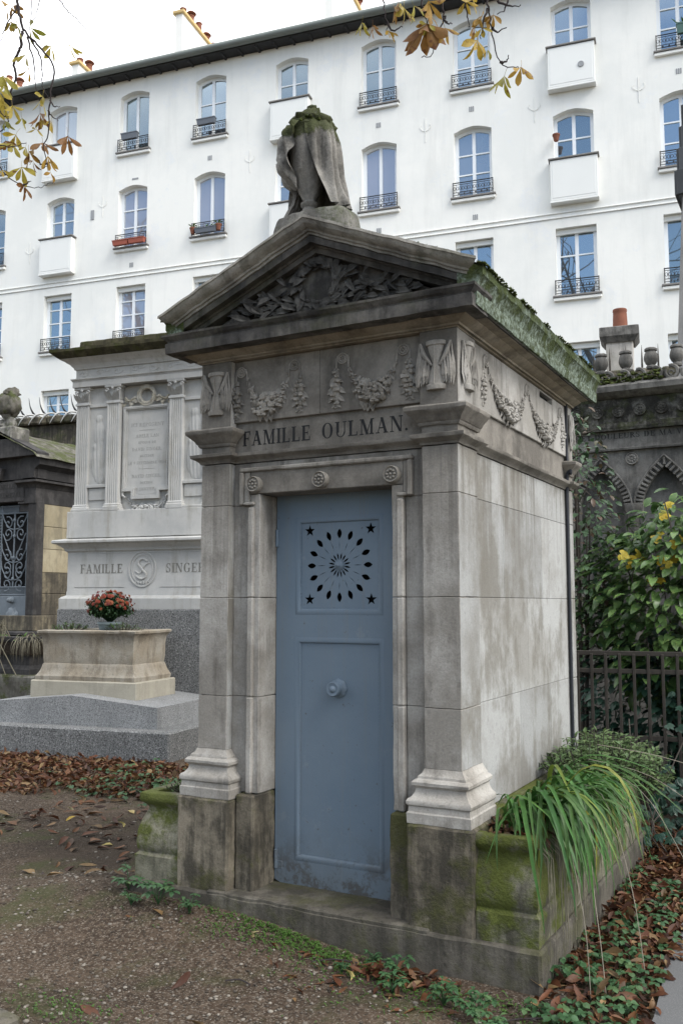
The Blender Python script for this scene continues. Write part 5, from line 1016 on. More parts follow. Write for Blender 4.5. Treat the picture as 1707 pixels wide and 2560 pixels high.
# window kits
def rail_mesh():
    b = MB(); y = -.08
    for z in (.04, .12, .36): b.tube([(-.6, y, z), (.6, y, z)], .010, 5)
    b.tube([(-.6, y, .42), (.6, y, .42)], .016, 6)
    for i in range(7):
        x = -.51 + i * .17
        for sg in (-1, 1): b.tube([(x + sg * .045 + sg * .035 * cos(q * .8), y, .24 + .075 * sin(q * .8) * (1 - q / 14)) for q in range(9)], .0075, 4, False)
        b.tube([(x, y, .12), (x, y, .36)], .007, 4, False)
        b.blob((x + .085, y, .08), (.03, .012, .03), 1, 0, 1)
    for x in (-.6, .6): b.tube([(x, y, .0), (x, y, .44)], .014, 5)
    return b.mesh('railing', M['iron'], 60)
RAIL = rail_mesh()
def window(k, r, cx, h, s_, arch, short):
    vis = (0 <= k <= 8) and r < 4
    H = h - s_; W_ = WW; y = .2; top = H + (.15 if arch else 0)
    def topz(u): return H + (.15 * cos(pi * u / (2 * W_)) if arch else 0)
    out = [(-W_, 0), (W_, 0)] + [(W_ - 2 * W_ * i / 8, topz(W_ - 2 * W_ * i / 8)) for i in range(9)]
    b = MB(); fw = .075; e = W_ - fw; panes = []
    bars = {0: [], 1: [.62], 2: [.36, .68], 3: [.26, .52, .78], 4: [.5]}[(0 if (k, r) in ((2, 0), (3, 1), (5, 1)) else 1 if (k, r) in ((3, 0), (5, 0), (7, 2), (4, 1)) else 2 if r < 2 else 3 if k < 4 else 0) if not short else (0 if k == 1 and r == 0 else 4)]
    zs = [.09] + [.09 + (topz(e) - .17) * q for q in bars] + [None]
    for sg in (-1, 1):
        for i in range(len(zs) - 1):
            z0 = zs[i] + (.02 if i else 0); lo, hi = (.05, e - .03)
            us = [lo + (hi - lo) * q / 4 for q in range(5)]
            if zs[i + 1] is None: P_ = [(sg * lo, z0), (sg * hi, z0)] + [(sg * u, topz(u) - .11) for u in us[::-1]]
            else: P_ = [(sg * lo, z0), (sg * hi, z0), (sg * hi, zs[i + 1] - .02), (sg * lo, zs[i + 1] - .02)]
            if sg < 0: P_ = P_[::-1]
            panes.append(P_)
    b.plate(out, panes, y, y + .06)
    if short and k == 7 and r == 1: pass
    o = part(b, 'window', 'pvc', B, loc=(cx, 0, s_))
    gm = 'glassb'
    if r == 1: gm = 'glassc' if k in (3, 5, 2) else 'glassw' if k in (6, 1, 4) else 'glassb'
    if (k, r) in ((1, 0), (2, 2)): gm = 'glassc'
    if (k, r) in ((4, 0), (5, 0), (2, 0), (7, 1), (0, 1), (8, 2)): gm = 'glassd'
    for P_ in panes: p_ = MB(); p_.plate(P_, [], y + .03, y + .04); part(p_, 'pane', gm, o)
    if short:
        p_ = MB(); p_.cbox(-.71, .71, -.28, .05, -.05, .0, .01); part(p_, 'sill', 'sill', o)
        p_ = MB(); p_.cbox(-.66, .66, -.24, .0, -1.28, -.062, .012); p_.cbox(-.6, .6, -.246, -.23, -1.2, -.12, .006); p_.cbox(-.68, .68, -.25, .0, -1.34, -1.283, .01); part(p_, 'larder_box', 'plastw', o)
        if k == 7 and r == 0: p_ = MB(); p_.lathe([(.09, 0), (.09, .02), (.07, .025), (.05, .02), (.001, .02)], 12, MX.Translation((.28, -.246, -.72)) @ MX.Rotation(pi / 2, 4, 'X')); part(p_, 'vent', 'ventgrey', o)
    else:
        p_ = MB(); p_.cbox(-.68, .68, -.12, .18, -.06, .0, .012); part(p_, 'sill', 'sill', o)
        p_ = MB(); p_.cbox(-.66, .66, -.09, .0, -.16, -.062, .015); part(p_, 'sill_moulding', 'facade', o)
        if vis: obj('railing', RAIL, o, (0, 0, .02))
    if not arch: p_ = MB(); p_.cbox(-W_ + .005, W_ - .005, .12, .2, H - .16, H - .005, .01); part(p_, 'shutter_box', 'plastw', o)
    return o
for w_ in wins: window(*w_)
# plaques and grilles on the render
for (x, z) in ((-4.97, 16.38), (-13.77, 16.32), (-7.9, 16.4), (-7.9, 12.98), (-4.9, 12.98), (-16.7, 13.0), (.9, 16.4)):
    b = MB()
    for i in range(3): b.cbox(x - .075 + i * .055, x - .035 + i * .055, -.012, .004, z, z + .16, .004)
    part(b, 'wall_grille', 'ventgrey', B)
b = MB(); b.cbox(-18.38, -18.24, -.02, .004, 14.9, 15.25, .006); part(b, 'wall_grille', 'ventgrey', B)
b = MB(); b.cbox(-16.75, -16.5, -.012, .004, 16.1, 16.16, .004); part(b, 'wall_grille', 'ventgrey', B)
for (x, z) in ((-.18, 16.1), (-6.4, 16.0), (-12.3, 16.0), (-3.1, 16.05), (-17.9, 15.3), (-20.9, 14.0)):      # wall-tie anchors painted over
    b = MB(); b.tube([(x, -.01, z - .35), (x, -.012, z + .42)], .009, 5)
    for sg in (-1, 1): b.tube(cat_rom([(x, -.01, z), (x + sg * .09, -.012, z + .04), (x + sg * .17, -.012, z + .14), (x + sg * .14, -.01, z + .22)], 3), .007, 5)
    part(b, 'wall_anchor', 'facade', B, 60)
# chimney stacks: thin party walls running back from the eaves, with pots
def stack(x, y0, y1, zt, lab):
    t = thing('chimney_stack', lab, 'chimney', FR(A9, x, y0), A9, 'chimneys on the white house')
    L_ = y1 - y0; b = MB(); b.cbox(-.15, .15, 0, L_, 19.6, zt, .01); part(b, 'stack', 'chim', t)
    b = MB(); b.cbox(-.24, .24, -.08, L_ + .08, zt, zt + .12, .015); part(b, 'cap', 'chimcap', t)
    n = int(L_ / .55)
    for i in range(n):
        y = .3 + i * (L_ - .5) / max(1, n - 1); b = MB(); hh = .22 + .1 * (i % 3); b.lathe([(.13, zt + .12), (.11, zt + .12 + hh), (.13, zt + .13 + hh), (.13, zt + .17 + hh), (.09, zt + .17 + hh), (.08, zt + .12 + hh)], 10, MX.Translation((0, y, 0))); p_ = part(b, 'chimney_pot', 'terra', t, 40)
        if i % 2: b = MB(); b.lathe([(.2, zt + .26 + hh), (.12, zt + .34 + hh), (.001, zt + .38 + hh)], 10, MX.Translation((0, y, 0))); b.tube([(0, y, zt + .1 + hh), (0, y, zt + .3 + hh)], .05, 6); part(b, 'cowl', 'terra', p_, 40)
stack(-16.2, 28.0, 34.0, 23.35, 'tall thin chimney wall with buff cap above the middle of the eaves'); stack(-20.7, 28.0, 31.5, 22.3, 'shorter chimney wall with clay pots left of the tall one'); stack(-24.2, 28.2, 33, 22.4, 'chimney wall at the far left seen through the chestnut twigs'); stack(-10.3, 28.0, 34.5, 24.0, 'chimney wall cut off by the top edge of the picture')
b = MB(); b.lathe([(.13, 20.3), (.12, 21.55), (.16, 21.6), (.16, 21.78), (.1, 21.82)], 10); o = b.build('chimney_pot', M['terra'], None, 40, loc=FR(A9, -22.0, 28)); tag(o, 'single clay chimney pot peeping over the gutter', 'chimney')
# flower troughs on the railings
def trough(k, r, dx, wd, mat, lab, dz=.02, hh=.17, dy=-.2, plants=None):
    t = thing('flower_trough', lab, 'flower box', FR(A9, CX[k] + dx, 26 + dy, ROWS[r][1] + dz), A9, 'flower troughs on the window railings')
    b = MB(); b.mould([(-wd / 2, .08), (-wd / 2, -.08), (wd / 2, -.08), (wd / 2, .08)], [(-.07, 0), (-.02, 0), (0, hh * .85), (.012, hh * .86), (.012, hh), (-.07, hh)], True); b.box(-wd / 2 + .02, wd / 2 - .02, -.06, .06, .01, hh * .9); part(b, 'trough', mat, t)
    if plants:
        R_ = random.Random(k); f = MB()
        for i in range(plants): f.cr = R_.random(); f.leaf((R_.uniform(-wd / 2, wd / 2), 0, hh), (R_.uniform(-1, 1), R_.uniform(-1, 1), 1), (0, 0, 1), R_.uniform(.08, .25), .05, .5, .2, 3)
        f.build('plants', M['bright'], t, kind='stuff')
trough(2, 0, -.05, .62, 'greybox', 'grey flower trough hung on the railing of the upper left window', .33, .22); trough(3, 0, -.05, .66, 'greybox', 'grey flower trough on the top-floor window left of the urn', .33, .2)
trough(2, 1, -.3, .6, 'terra2', 'left one of two red flower troughs on a second-row sill'); trough(2, 1, .32, .6, 'terra2', 'right one of two red flower troughs on a second-row sill')
trough(3, 1, .0, .78, 'greybox', 'dark flower trough between two clay pots on the window sill', plants=8); trough(8, 0, .45, 1.0, 'greenbox', 'green flower trough on the window at the top right corner', .3, .3, plants=30)
for (k, r, dx, sz, z, lab) in ((3, 1, -.5, .1, .05, 'small clay pot at the left end of the dark trough'), (3, 1, .44, .1, .05, 'small clay pot with a seedling right of the dark trough'), (7, 1, -.47, .1, 1.2, 'clay pot hanging in the half-open window at the right')):
    t = thing('clay_pot', lab, 'flower pot', FR(A9, CX[k] + dx, 26 - .18, ROWS[r][1] + z), A9); b = MB(); b.lathe([(sz * .65, 0), (sz, .16), (sz * 1.1, .16), (sz * 1.1, .2), (sz * .9, .2)], 12); part(b, 'pot', 'terra', t, 40)
    if k == 3:
        f = MB(); R_ = random.Random(5)
        for i in range(14): f.cr = R_.random(); f.leaf((0, 0, .2), (R_.uniform(-1, 1), R_.uniform(-1, 1), 1.4), (0, 0, 1), .2, .04, .6, .2, 3)
        f.build('plants', M['bright'], t, kind='stuff')

# ================================================================== small annex chimney behind the cemetery wall
t = thing('annex_chimney', 'pale square chimney with stone cap and clay pot behind the wall', 'chimney', FR(A9, -.67, 19), A9)
b = MB(); b.cbox(-.265, .265, 0, .5, 3.0, 6.99, .012); part(b, 'stack', 'chimold', t)
b = MB(); b.mould([(-.3, .53), (-.3, -.03), (.3, -.03), (.3, .53)], [(-.2, 6.9), (.0, 6.9), (.085, 7.02), (.085, 7.2), (.05, 7.22), (-.29, 7.24)], True); part(b, 'cap', 'rmon', t)
b = MB(); b.lathe([(.15, 7.22), (.14, 7.5), (.135, 7.58), (.145, 7.6), (.14, 7.64), (.1, 7.64), (.1, 7.5)], 18, MX.Translation((.02, .2, 0))); part(b, 'clay_pot', 'terra', t, 40)
# tall tapering pier with slate-hung top at the right picture edge
t = thing('tapered_pier', 'tall tapering grey pier with slate-hung top at the right picture edge', 'pier', (-.87, 12.3, 0))
b = MB(); b.add([(-1.05, -.3, 0), (1.0, -.3, 0), (1.0, .9, 0), (-1.05, .9, 0), (-.63, -.26, 6.85), (.8, -.26, 6.85), (.8, .8, 6.85), (-.63, .8, 6.85)], [(0, 1, 5, 4), (1, 2, 6, 5), (2, 3, 7, 6), (3, 0, 4, 7), (4, 5, 6, 7)]); part(b, 'shaft', 'pier', t)
for i in range(7):
    z = 6.84 + i * .3; xl = -.68 + i * .035
    for j in range(5): b = MB(); x = xl + j * .3; b.cbox(x, x + .296, -.34 + .02 * i, -.3 + .02 * i, z, z + .33, .006); part(b, 'slate', 'slate', t)
    for j in range(4): b = MB(); b.cbox(xl - .03, xl + .01, -.32 + .02 * i + j * .3, -.03 + .02 * i + j * .3, z, z + .33, .006); part(b, 'slate', 'slate', t)
b = MB(); b.box(-.4, .8, -.2, .8, 6.8, 9.1); part(b, 'roof_core', 'eave', t)

# ================================================================== grey monument at the right with pointed arches
RMN = thing('arched_monument', 'grey gothic monument with pointed arches and cut inscription behind the shrub', 'monument', (-1.375, 9.0, 0))
b = MB(); b.cbox(-1.3, 2.2, .12, .9, -.1, 3.27, .01); part(b, 'body', 'rmon', RMN)
b = MB(); arcs = []
for k in range(-2, 4):
    cx_ = k * .595; ap = lambda rr, hh: [(cx_ - rr, 1.2), (cx_ + rr, 1.2)] + [(cx_ + rr * (1 - (i / 7) ** 1.8), 2.55 + hh * i / 7) for i in range(8)] + [(cx_ - rr * (1 - (i / 7) ** 1.8), 2.55 + hh * i / 7) for i in range(6, -1, -1)]
    arcs.append(ap(.215, .36))
b.plate([(-1.5, .1), (2.2, .1), (2.2, 3.08), (-1.5, 3.08)], arcs, .03, .13); part(b, 'arcade_wall', 'rmon', RMN)
for k in range(-2, 4):
    cx_ = k * .595
    for i in range(-11, 12):     # ribbed voussoirs
        sg = 1 if i >= 0 else -1; t_ = 1 - abs(i) / 11; x_ = sg * .245 * (1 - t_ ** 1.8); z_ = 2.55 + .4 * t_; th_ = 0 if i == 0 else sg * atan2(.4, 1.8 * t_ ** .8 * .245)
        b = MB(); b.cbox(-.011, .011, .0, .04, -.035, .035, .004); me = b.mesh('voussoir', M['rmon']); o = obj('voussoir', me, RMN, (cx_ + x_, 0, z_), rot=(0, th_, 0))
    b = MB(); b.tube([(cx_ + s_ * .285 * (1 - (q / 10) ** 1.8), .01, 2.55 + .46 * q / 10) for s_, q in [(-1, q) for q in range(11)] + [(1, 10 - q) for q in range(1, 11)]], .012, 5); part(b, 'arch_moulding', 'rmon', RMN, 60)
    b = MB(); rosette(b, cx_ + .2975, 2.995, .03, .062, .03, 9); part(b, 'carved_rosette', 'rmon', RMN, 50)
    b = MB(); b.lathe([(.05, 1.2), (.05, 2.45), (.08, 2.5), (.08, 2.55)], 10, MX.Translation((cx_ + .2975, .0, 0))); part(b, 'colonnette', 'rmon', RMN, 40)
b = MB(); b.mould([(-1.5, .0), (2.2, .0)], [(-.12, 3.082), (.02, 3.082), (.025, 3.1), (0, 3.11), (0, 3.27), (-.12, 3.27)]); part(b, 'inscription_band', 'rmon', RMN)
t = MB(); text(t, 'JOIES ET DOULEURS DE MA VIE', -1.02, .25, 3.2, .052, .0, .003); part(t, 'lettering', 'inkd', RMN)
b = MB(); b.mould([(-1.5, .0), (2.2, .0)], [(-.3, 3.272), (.06, 3.272), (.07, 3.3), (.07, 3.34), (.02, 3.35), (.02, 3.59), (-.3, 3.59)]); part(b, 'ornament_band', 'rmond', RMN)
for i in range(16): b = MB(); rosette(b, -1.2 + i * .2, 3.46, -.02, .06, .03, 7); part(b, 'band_flower', 'rmond', RMN, 50)
b = MB(); b.mould([(-1.5, .0), (2.2, .0)], [(-.4, 3.592), (.05, 3.592), (.1, 3.62), (.14, 3.64), (.15, 3.69), (.12, 3.72), (-.4, 3.74)]); part(b, 'cornice', 'rmon', RMN, 30)
b = MB()
for i in range(22):
    x_ = -1.25 + i * .15; b.tube([(x_ + .058 * cos(a), -.02, 3.8 + .06 * sin(a)) for a in [RAD(-200 + 26 * q) for q in range(13)]], .02, 6); b.tube([(x_ + .022 * cos(a), -.02, 3.79 + .022 * sin(a)) for a in [RAD(36 * q) for q in range(9)]], .011, 5)
part(b, 'scroll_cresting', 'rmon', RMN, 60)
b = MB(); R4 = random.Random(14)
for i in range(330):
    x_ = R4.uniform(-1.1, .02); b.cr = R4.random(); b.blob((x_, R4.uniform(-.14, .06), 3.725 + R4.random() ** 2 * .1), (.024, .024, .014), 1, .6, i, 2.2)
b.build('moss_cushion', M['mossg'], RMN, 60, kind='stuff')
for i, lab in ((1, 'small round stone vase nearest the chapel roof corner'), (2, 'second small stone vase from the chapel roof, in front of the pale chimney'), (3, 'third small stone vase from the chapel roof, right of the pale chimney'), (4, 'small stone vase at the right picture edge below the grey pier')):
    t = thing('stone_vase', lab, 'vase', (-1.375 - .805 + i * .238, 9.03, 3.86), 0, 'row of small stone vases on the arched monument')
    b = MB(); b.lathe([(.045, 0), (.048, .02), (.035, .035), (.05, .05), (.066, .085), (.068, .11), (.06, .145), (.05, .165), (.046, .175)], 16); part(b, 'bowl', 'rmon', t, 40)
    b = MB(); b.lathe([(.05, .172), (.06, .178), (.061, .195), (.05, .205), (.02, .207), (.001, .2)], 16, None, lambda a, j: 1 + .04 * sin(7 * a)); part(b, 'rim', 'rmon', t, 50)
# ================================================================== low iron fence
FN = thing('iron_fence', 'low brown iron fence of square bars in front of the shrub', 'fence', FR(A9, 0, 7.0), A9)
for z in (.64, 1.11, 1.238): b = MB(); b.cbox(-1.3, 2.2, -.008, .008, z - .017, z + .017, .003); part(b, 'rail', 'rust', FN)
for i in range(36): b = MB(); x_ = -1.3 + .0985 * i; b.cbox(x_ - .011, x_ + .011, -.014, .014, .2, 1.236, .003); part(b, 'bar', 'rust', FN)

# ================================================================== shrubs behind the fence
CAMP = V((0, 0, 1.6))
def shrub(name, label, center, rad, n_obj, n_stuff, variants, mat_obj, mat_stuff, R_, lf, stems=9, skin=.75, zlo=.0):
    t = thing(name, label, 'shrub', (center[0], center[1], 0)); cz = center[2]; pts = []
    for i in range(n_obj + n_stuff):
        while True:
            p = V((R_.uniform(-1, 1), R_.uniform(-1, 1), R_.uniform(-1, 1)))
            if p.length <= 1 and p.length > skin * R_.random() ** .35: break
        k = 1 + .28 * NZ.noise(p * 2.3 + V((center[0], 3, 1))); q = V((p.x * rad[0] * k, p.y * rad[1] * k, cz + p.z * rad[2] * k))
        if q.z < zlo: q.z = zlo + R_.random() * .3
        pts.append((q, p))
    pts.sort(key=lambda e: (e[0] + V((center[0], center[1], 0)) - CAMP).length)
    f = MB()
    for i, (q, p) in enumerate(pts):
        d = V((p.x + R_.uniform(-.7, .7), p.y - .35 + R_.uniform(-.7, .7), R_.uniform(-.55, .4)))
        if i < n_obj:
            o = obj('leaf', R_.choice(variants), t, q, rot=d.to_track_quat('X', 'Z').to_euler(), scale=R_.uniform(.7, 1.2)); o.rotation_euler.rotate_axis('X', R_.uniform(-.5, .5))
        else:
            f.cr = R_.random(); f.leaf(q, d, (R_.uniform(-.5, .5), R_.uniform(-.6, .3), 1), lf[0] * R_.uniform(.7, 1.2), lf[1] * R_.uniform(.8, 1.2), .7, .22, 4)
    f.build('leaf_mass', M[mat_stuff], t, 60, kind='stuff')
    s = MB()
    for i in range(stems):
        a = R_.random() * 2 * pi; r = R_.random() * .8; e = V((cos(a) * r * rad[0], sin(a) * r * rad[1], cz + rad[2] * R_.uniform(.2, .8))); P_ = cat_rom([(e.x * .15, e.y * .15, 0), (e.x * .5, e.y * .5, e.z * .5), e], 4); s.tube(P_, [.016 * (1 - .75 * i_ / (len(P_) - 1)) for i_ in range(len(P_))], 6)
        for k in range(5):
            j = R_.randrange(3, len(P_)); s.tube([P_[j], P_[j] + V((R_.uniform(-.25, .25), R_.uniform(-.25, .25), R_.uniform(0, .2)))], [.006, .003], 5)
    s.build('branches', M['barkb'], t, 60); return t
R5 = random.Random(23)
def lvar(mat, n, L_, W_, dr=.7, fold=.22, seg=6, shape=0, name='leaf'):
    out = []
    for i in range(n): b = MB(); b.leaf((0, 0, 0), (1, 0, .1), (0, 0, 1), L_ * R5.uniform(.85, 1.15), W_ * R5.uniform(.85, 1.15), dr * R5.uniform(.6, 1.5), fold, seg, shape, R5.uniform(0, .012)); out.append(b.mesh(name, M[mat], 180))
    return out
AUC = lvar('aucuba', 7, .145, .06)
shrub('spotted_laurel', 'glossy green laurel shrub with yellow-spotted leaves behind the fence', (-.98, 7.75, 1.58), (.95, .6, .88), 300, 2600, AUC, 'aucuba', 'aucubas', random.Random(3), (.14, .058), zlo=.35)
shrub('dark_shrub', 'dark small-leaved shrub with reddish stems climbing behind the rear corner of the chapel', (-1.86, 7.6, 2.15), (.3, .33, 1.15), 0, 1150, None, None, 'vib', random.Random(4), (.07, .036), zlo=.3)
shrub('dark_shrub', 'dark undergrowth behind the iron fence bars', (-1.0, 7.65, .75), (1.15, .4, .65), 0, 2200, None, None, 'ivy', random.Random(5), (.1, .05), zlo=.05)
YV = thing('yellow_leaved_vine', 'vine with bright yellow autumn leaves threading through the shrub', 'vine', (-1.45, 7.35, 0))
YL = []
for i in range(4):
    b = MB()
    for k in range(5): a = RAD(-100 + 50 * k); b.leaf((0, 0, 0), (cos(a), sin(a), 0), (0, 0, 1), .085 if k == 2 else .07, .06, .4, .15, 4, 0)
    YL.append(b.mesh('leaf', M['yellow'], 180))
YP = [(.33, 2.36), (.3, 2.3), (.3, 2.28), (.26, 2.14), (.24, 2.1), (.0, 1.98), (.06, 1.96), (.1, 1.99), (.13, 1.94), (.05, 1.9), (.28, 1.93), (.33, 1.9), (.36, 1.95), (.3, 1.85), (.25, 1.78), (.38, 2.05), (.42, 2.1), (.2, 1.76)]
for (x_, z_) in YP: obj('leaf', R5.choice(YL), YV, (x_, R5.uniform(-.1, .1), z_), rot=(R5.uniform(.7, 1.3), R5.uniform(-.4, .4), R5.uniform(-1, 1)), scale=R5.uniform(.45, .8))
b = MB(); b.tube(cat_rom([(.1, .1, .3), (.15, .1, 1.2), (.05, .05, 1.8), (.2, .0, 1.95), (.36, .0, 2.1), (.32, 0, 2.38)], 5), .005, 5); part(b, 'stem', 'barkb', YV, 60)
# ivy at the foot of the fence
def ivyleaf(f, p, d, s_, R_):
    f.cr = R_.random()
    for a in (-70, -35, 0, 35, 70): r = MX.Rotation(RAD(a), 3, V((0, -.6, 1)).normalized()); f.leaf(p, r @ V(d), (0, -.6, 1), s_ * (1 if a == 0 else .8 if abs(a) < 50 else .6), s_ * .42, .3, .1, 3, 0)
R6 = random.Random(6)
IV = thing('ivy', 'dark ivy covering the ground and the foot of the fence', 'ivy', (-1.0, 6.7, 0)); f = MB()
for i in range(420):
    x_ = R6.uniform(-.75, 1.3); y_ = R6.uniform(-.75, .2); z_ = .1 + R6.random() * .3 * (y_ > -.4) + (.35 if abs(x_ - .1) < .18 and y_ > 0 else 0) * R6.random() * 1.8 + .04; ivyleaf(f, V((x_, y_, z_)), (R6.uniform(-1, 1), R6.uniform(-1, .2), R6.uniform(-.6, .1)), R6.uniform(.05, .085), R6)
f.build('ivy_leaves', M['ivy'], IV, 0, kind='stuff')
s = MB()
for i in range(14): x_ = R6.uniform(-.7, 1.2); s.tube(cat_rom([(x_, -.6, .02), (x_ + R6.uniform(-.2, .2), -.2, .15), (x_ + R6.uniform(-.2, .2), .1, R6.uniform(.3, .9))], 4), .005, 5)
s.build('vines', M['barkb'], IV, 60)

# ================================================================== green ground cover, weeds
def cover(name, label, pts, R_, s0, s1, mat='cover', tri=True):
    f = MB()
    for (x_, y_) in pts:
        h = gz(x_, y_) + R_.uniform(.02, .07) * min(1, s1 / .03); c_ = V((x_, y_, h)); f.cr = R_.random(); n_ = 3 if tri else 5; a0 = R_.random() * 6.3
        f.tube([(x_ + R_.uniform(-.02, .02), y_, gz(x_, y_)), c_], .0016, 3, False)
        for k in range(n_):
            a = a0 + 2 * pi * k / n_; sz = R_.uniform(s0, s1); f.leaf(c_, (cos(a), sin(a), .1), (R_.uniform(-.35, .35), R_.uniform(-.5, .2), 1), sz, sz * .8, .6, .25, 3, 3)
    o = f.build(name, M[mat], None, 60, kind='stuff'); return tag(o, label, 'ground cover', None, 'stuff')
def scatter(R_, n, fn):
    out = []
    while len(out) < n:
        p = fn(R_)
        if p: out.append(p)
    return out
def rc1(R_):
    x_, y_ = R_.uniform(-1.14, -.72), R_.uniform(3.55, 4.75); return (x_, y_) if NZ.noise(V((x_ * 3, y_ * 3, 2))) > -.12 and not (y_ > 4.25 and x_ > -.9 and R_.random() < .7) else None
cover('ground_cover', 'green three-leaved ground cover in front of the right planter corner', scatter(R6, 230, rc1), R6, .022, .036)
cover('ground_cover', 'green ground cover patch among dead leaves along the planter', scatter(R6, 150, lambda R_: (lambda x_, y_: (x_, y_) if NZ.noise(V((x_ * 3, y_ * 2, 7))) > .0 else None)(R_.uniform(-1.12, -.78), R_.uniform(4.7, 6.3))), R6, .022, .036)
cover('ground_cover', 'green leaves among the litter left of the marble monument corner', scatter(R6, 150, lambda R_: (R_.gauss(-5.5, .35), R_.gauss(6.55, .28))), R6, .035, .055)
cover('ground_cover', 'green leaves at the right end of the lower granite step', scatter(R6, 130, lambda R_: (R_.gauss(-4.95, .25), R_.gauss(6.4, .25))), R6, .035, .055)
cover('clover_patch', 'tiny bright clover along the foot of the door step', scatter(R6, 800, lambda R_: (lambda x_: (x_, 3.79 - abs(R_.gauss(0, .1)) - .02 * (x_ + 2)))(R_.gauss(-2.25, .3))), R6, .005, .009, 'bright')
cover('clover_patch', 'tiny bright clover scattered in the gravel in front of the right plinth', scatter(R6, 500, lambda R_: (lambda x_: (x_, 3.72 - abs(R_.gauss(0, .16))))(R_.gauss(-1.5, .35))), R6, .004, .008, 'bright')
cover('clover_patch', 'thin clover in the gravel beside the kerb stone', scatter(R6, 130, lambda R_: (R_.gauss(-2.75, .16), R_.gauss(2.82, .08))), R6, .005, .008, 'bright')
def weed(x_, y_, s_, lab, seed, n_=7):
    R_ = random.Random(seed); t = thing('weed', lab, 'weed', (x_, y_, gz(x_, y_)), 0, 'weeds at the foot of the chapel'); f = MB(); s = MB()
    for i in range(n_):
        a = 2 * pi * i / n_ + R_.random(); e = V((cos(a) * s_ * R_.uniform(.3, .8), sin(a) * s_ * R_.uniform(.3, .8), s_ * R_.uniform(.5, 1.1))); s.tube(cat_rom([(0, 0, 0), (e.x * .4, e.y * .4, e.z * .7), e], 3), .002, 4, False)
        for k in range(6): f.cr = R_.random(); b_ = 2 * pi * k / 6; f.leaf(e * R_.uniform(.75, 1), (cos(b_), sin(b_), R_.uniform(-.1, .4)), (0, 0, 1), s_ * R_.uniform(.28, .42), s_ * .2, .6, .2, 3)
    s.build('stems', M['cover'], t); f.build('foliage', M['cover'], t, 0, kind='stuff')
weed(-3.06, 3.74, .13, 'leafy weed at the front corner of the left plinth', 1); weed(-3.33, 3.83, .12, 'weed against the outer corner of the left planter', 2); weed(-2.85, 3.72, .08, 'small weed left of the door sill', 3); weed(-3.2, 3.7, .07, 'low weed in the gravel before the left planter', 4)
weed(-1.72, 3.69, .085, 'weed growing against the step below the right plinth', 5, 9); weed(-1.68, 3.56, .08, 'weed among brown leaves in front of the right plinth', 6, 9); weed(-1.45, 3.55, .09, 'tall weed stem near the right corner of the step', 7, 9); weed(-1.3, 3.5, .1, 'weed in front of the step end', 8, 9); weed(-1.87, 3.76, .06, 'tiny weed on the step edge below the door', 9); weed(-1.95, 3.62, .05, 'tiny weed in the leaf drift below the door', 10); weed(-1.2, 3.38, .09, 'weed at the lower right in front of the planter', 11, 9); weed(-4.72, 6.75, .2, 'weed growing beside the right end of the granite step', 12, 9)

# ================================================================== fallen leaves and gravel
def dead(b, R_, p, sz):
    k = R_.random(); b.cr = R_.random()
    b.leaf(p, (R_.uniform(-1, 1), R_.uniform(-1, 1), R_.uniform(-.12, .18)), (R_.uniform(-.6, .6), R_.uniform(-.6, .6), 1), sz, sz * R_.uniform(.25, .5), R_.uniform(-.9, 1.9), R_.uniform(.1, 1.1), 4, 1 if k < .7 else 0, 0, R_.uniform(-1.2, 1.2))
R7 = random.Random(41)
def litter(label, n, fn, s0, s1, zmax):
    f = MB(); i = 0
    while i < n:
        p = fn(R7)
        if not p: continue
        dead(f, R7, (p[0], p[1], R7.random() * zmax + .008), R7.uniform(s0, s1)); i += 1
    o = f.build('leaf_litter', M['litter'], None, 60); return tag(o, label, 'leaf litter', None, 'stuff')
def inL(R_):
    t = R_.random(); a = V((-8.6, 6.95)).lerp(V((-4.75, 7.45)), t); dpt = R_.random() ** 1.1 * (2.3 if t < .7 else 1.75 - (t - .7) * 1.5); x_, y_ = a.x + .28 * dpt + R_.uniform(-.1, .1), a.y - dpt
    if x_ > -3.35: return None
    if dpt > .9 and NZ.noise(V((x_ * 1.5, y_ * 1.5, 3))) < (dpt - 1.45): return None
    return (x_, y_)
litter('thick drift of brown chestnut leaves in front of the granite step', 5200, inL, .04, .105, .03)
litter('brown chestnut leaves covering the strip between planter and footpath', 1900, lambda R_: (lambda x_, y_: (x_, y_) if not (y_ < 4.3 and R_.random() < .35) else None)(R_.uniform(-1.13, -.7), R_.uniform(3.6, 6.6)), .045, .095, .03)
litter('brown leaves beyond the planter under the fence', 500, lambda R_: (R_.uniform(-1.6, -.5), R_.uniform(5.9, 7.0)), .07, .12, .04)
litter('small drift of dead leaves along the step right of the door', 130, lambda R_: (lambda x_: (x_, 3.80 - .07 - abs(R_.gauss(0, .055)) - .0 * x_))(R_.gauss(-1.75, .16)), .05, .085, .03)
litter('dead leaves lodged in the right planter', 70, lambda R_: (R_.uniform(-1.42, -1.2), R_.uniform(3.93, 4.2)), .06, .1, .03).location = (0, 0, .575)
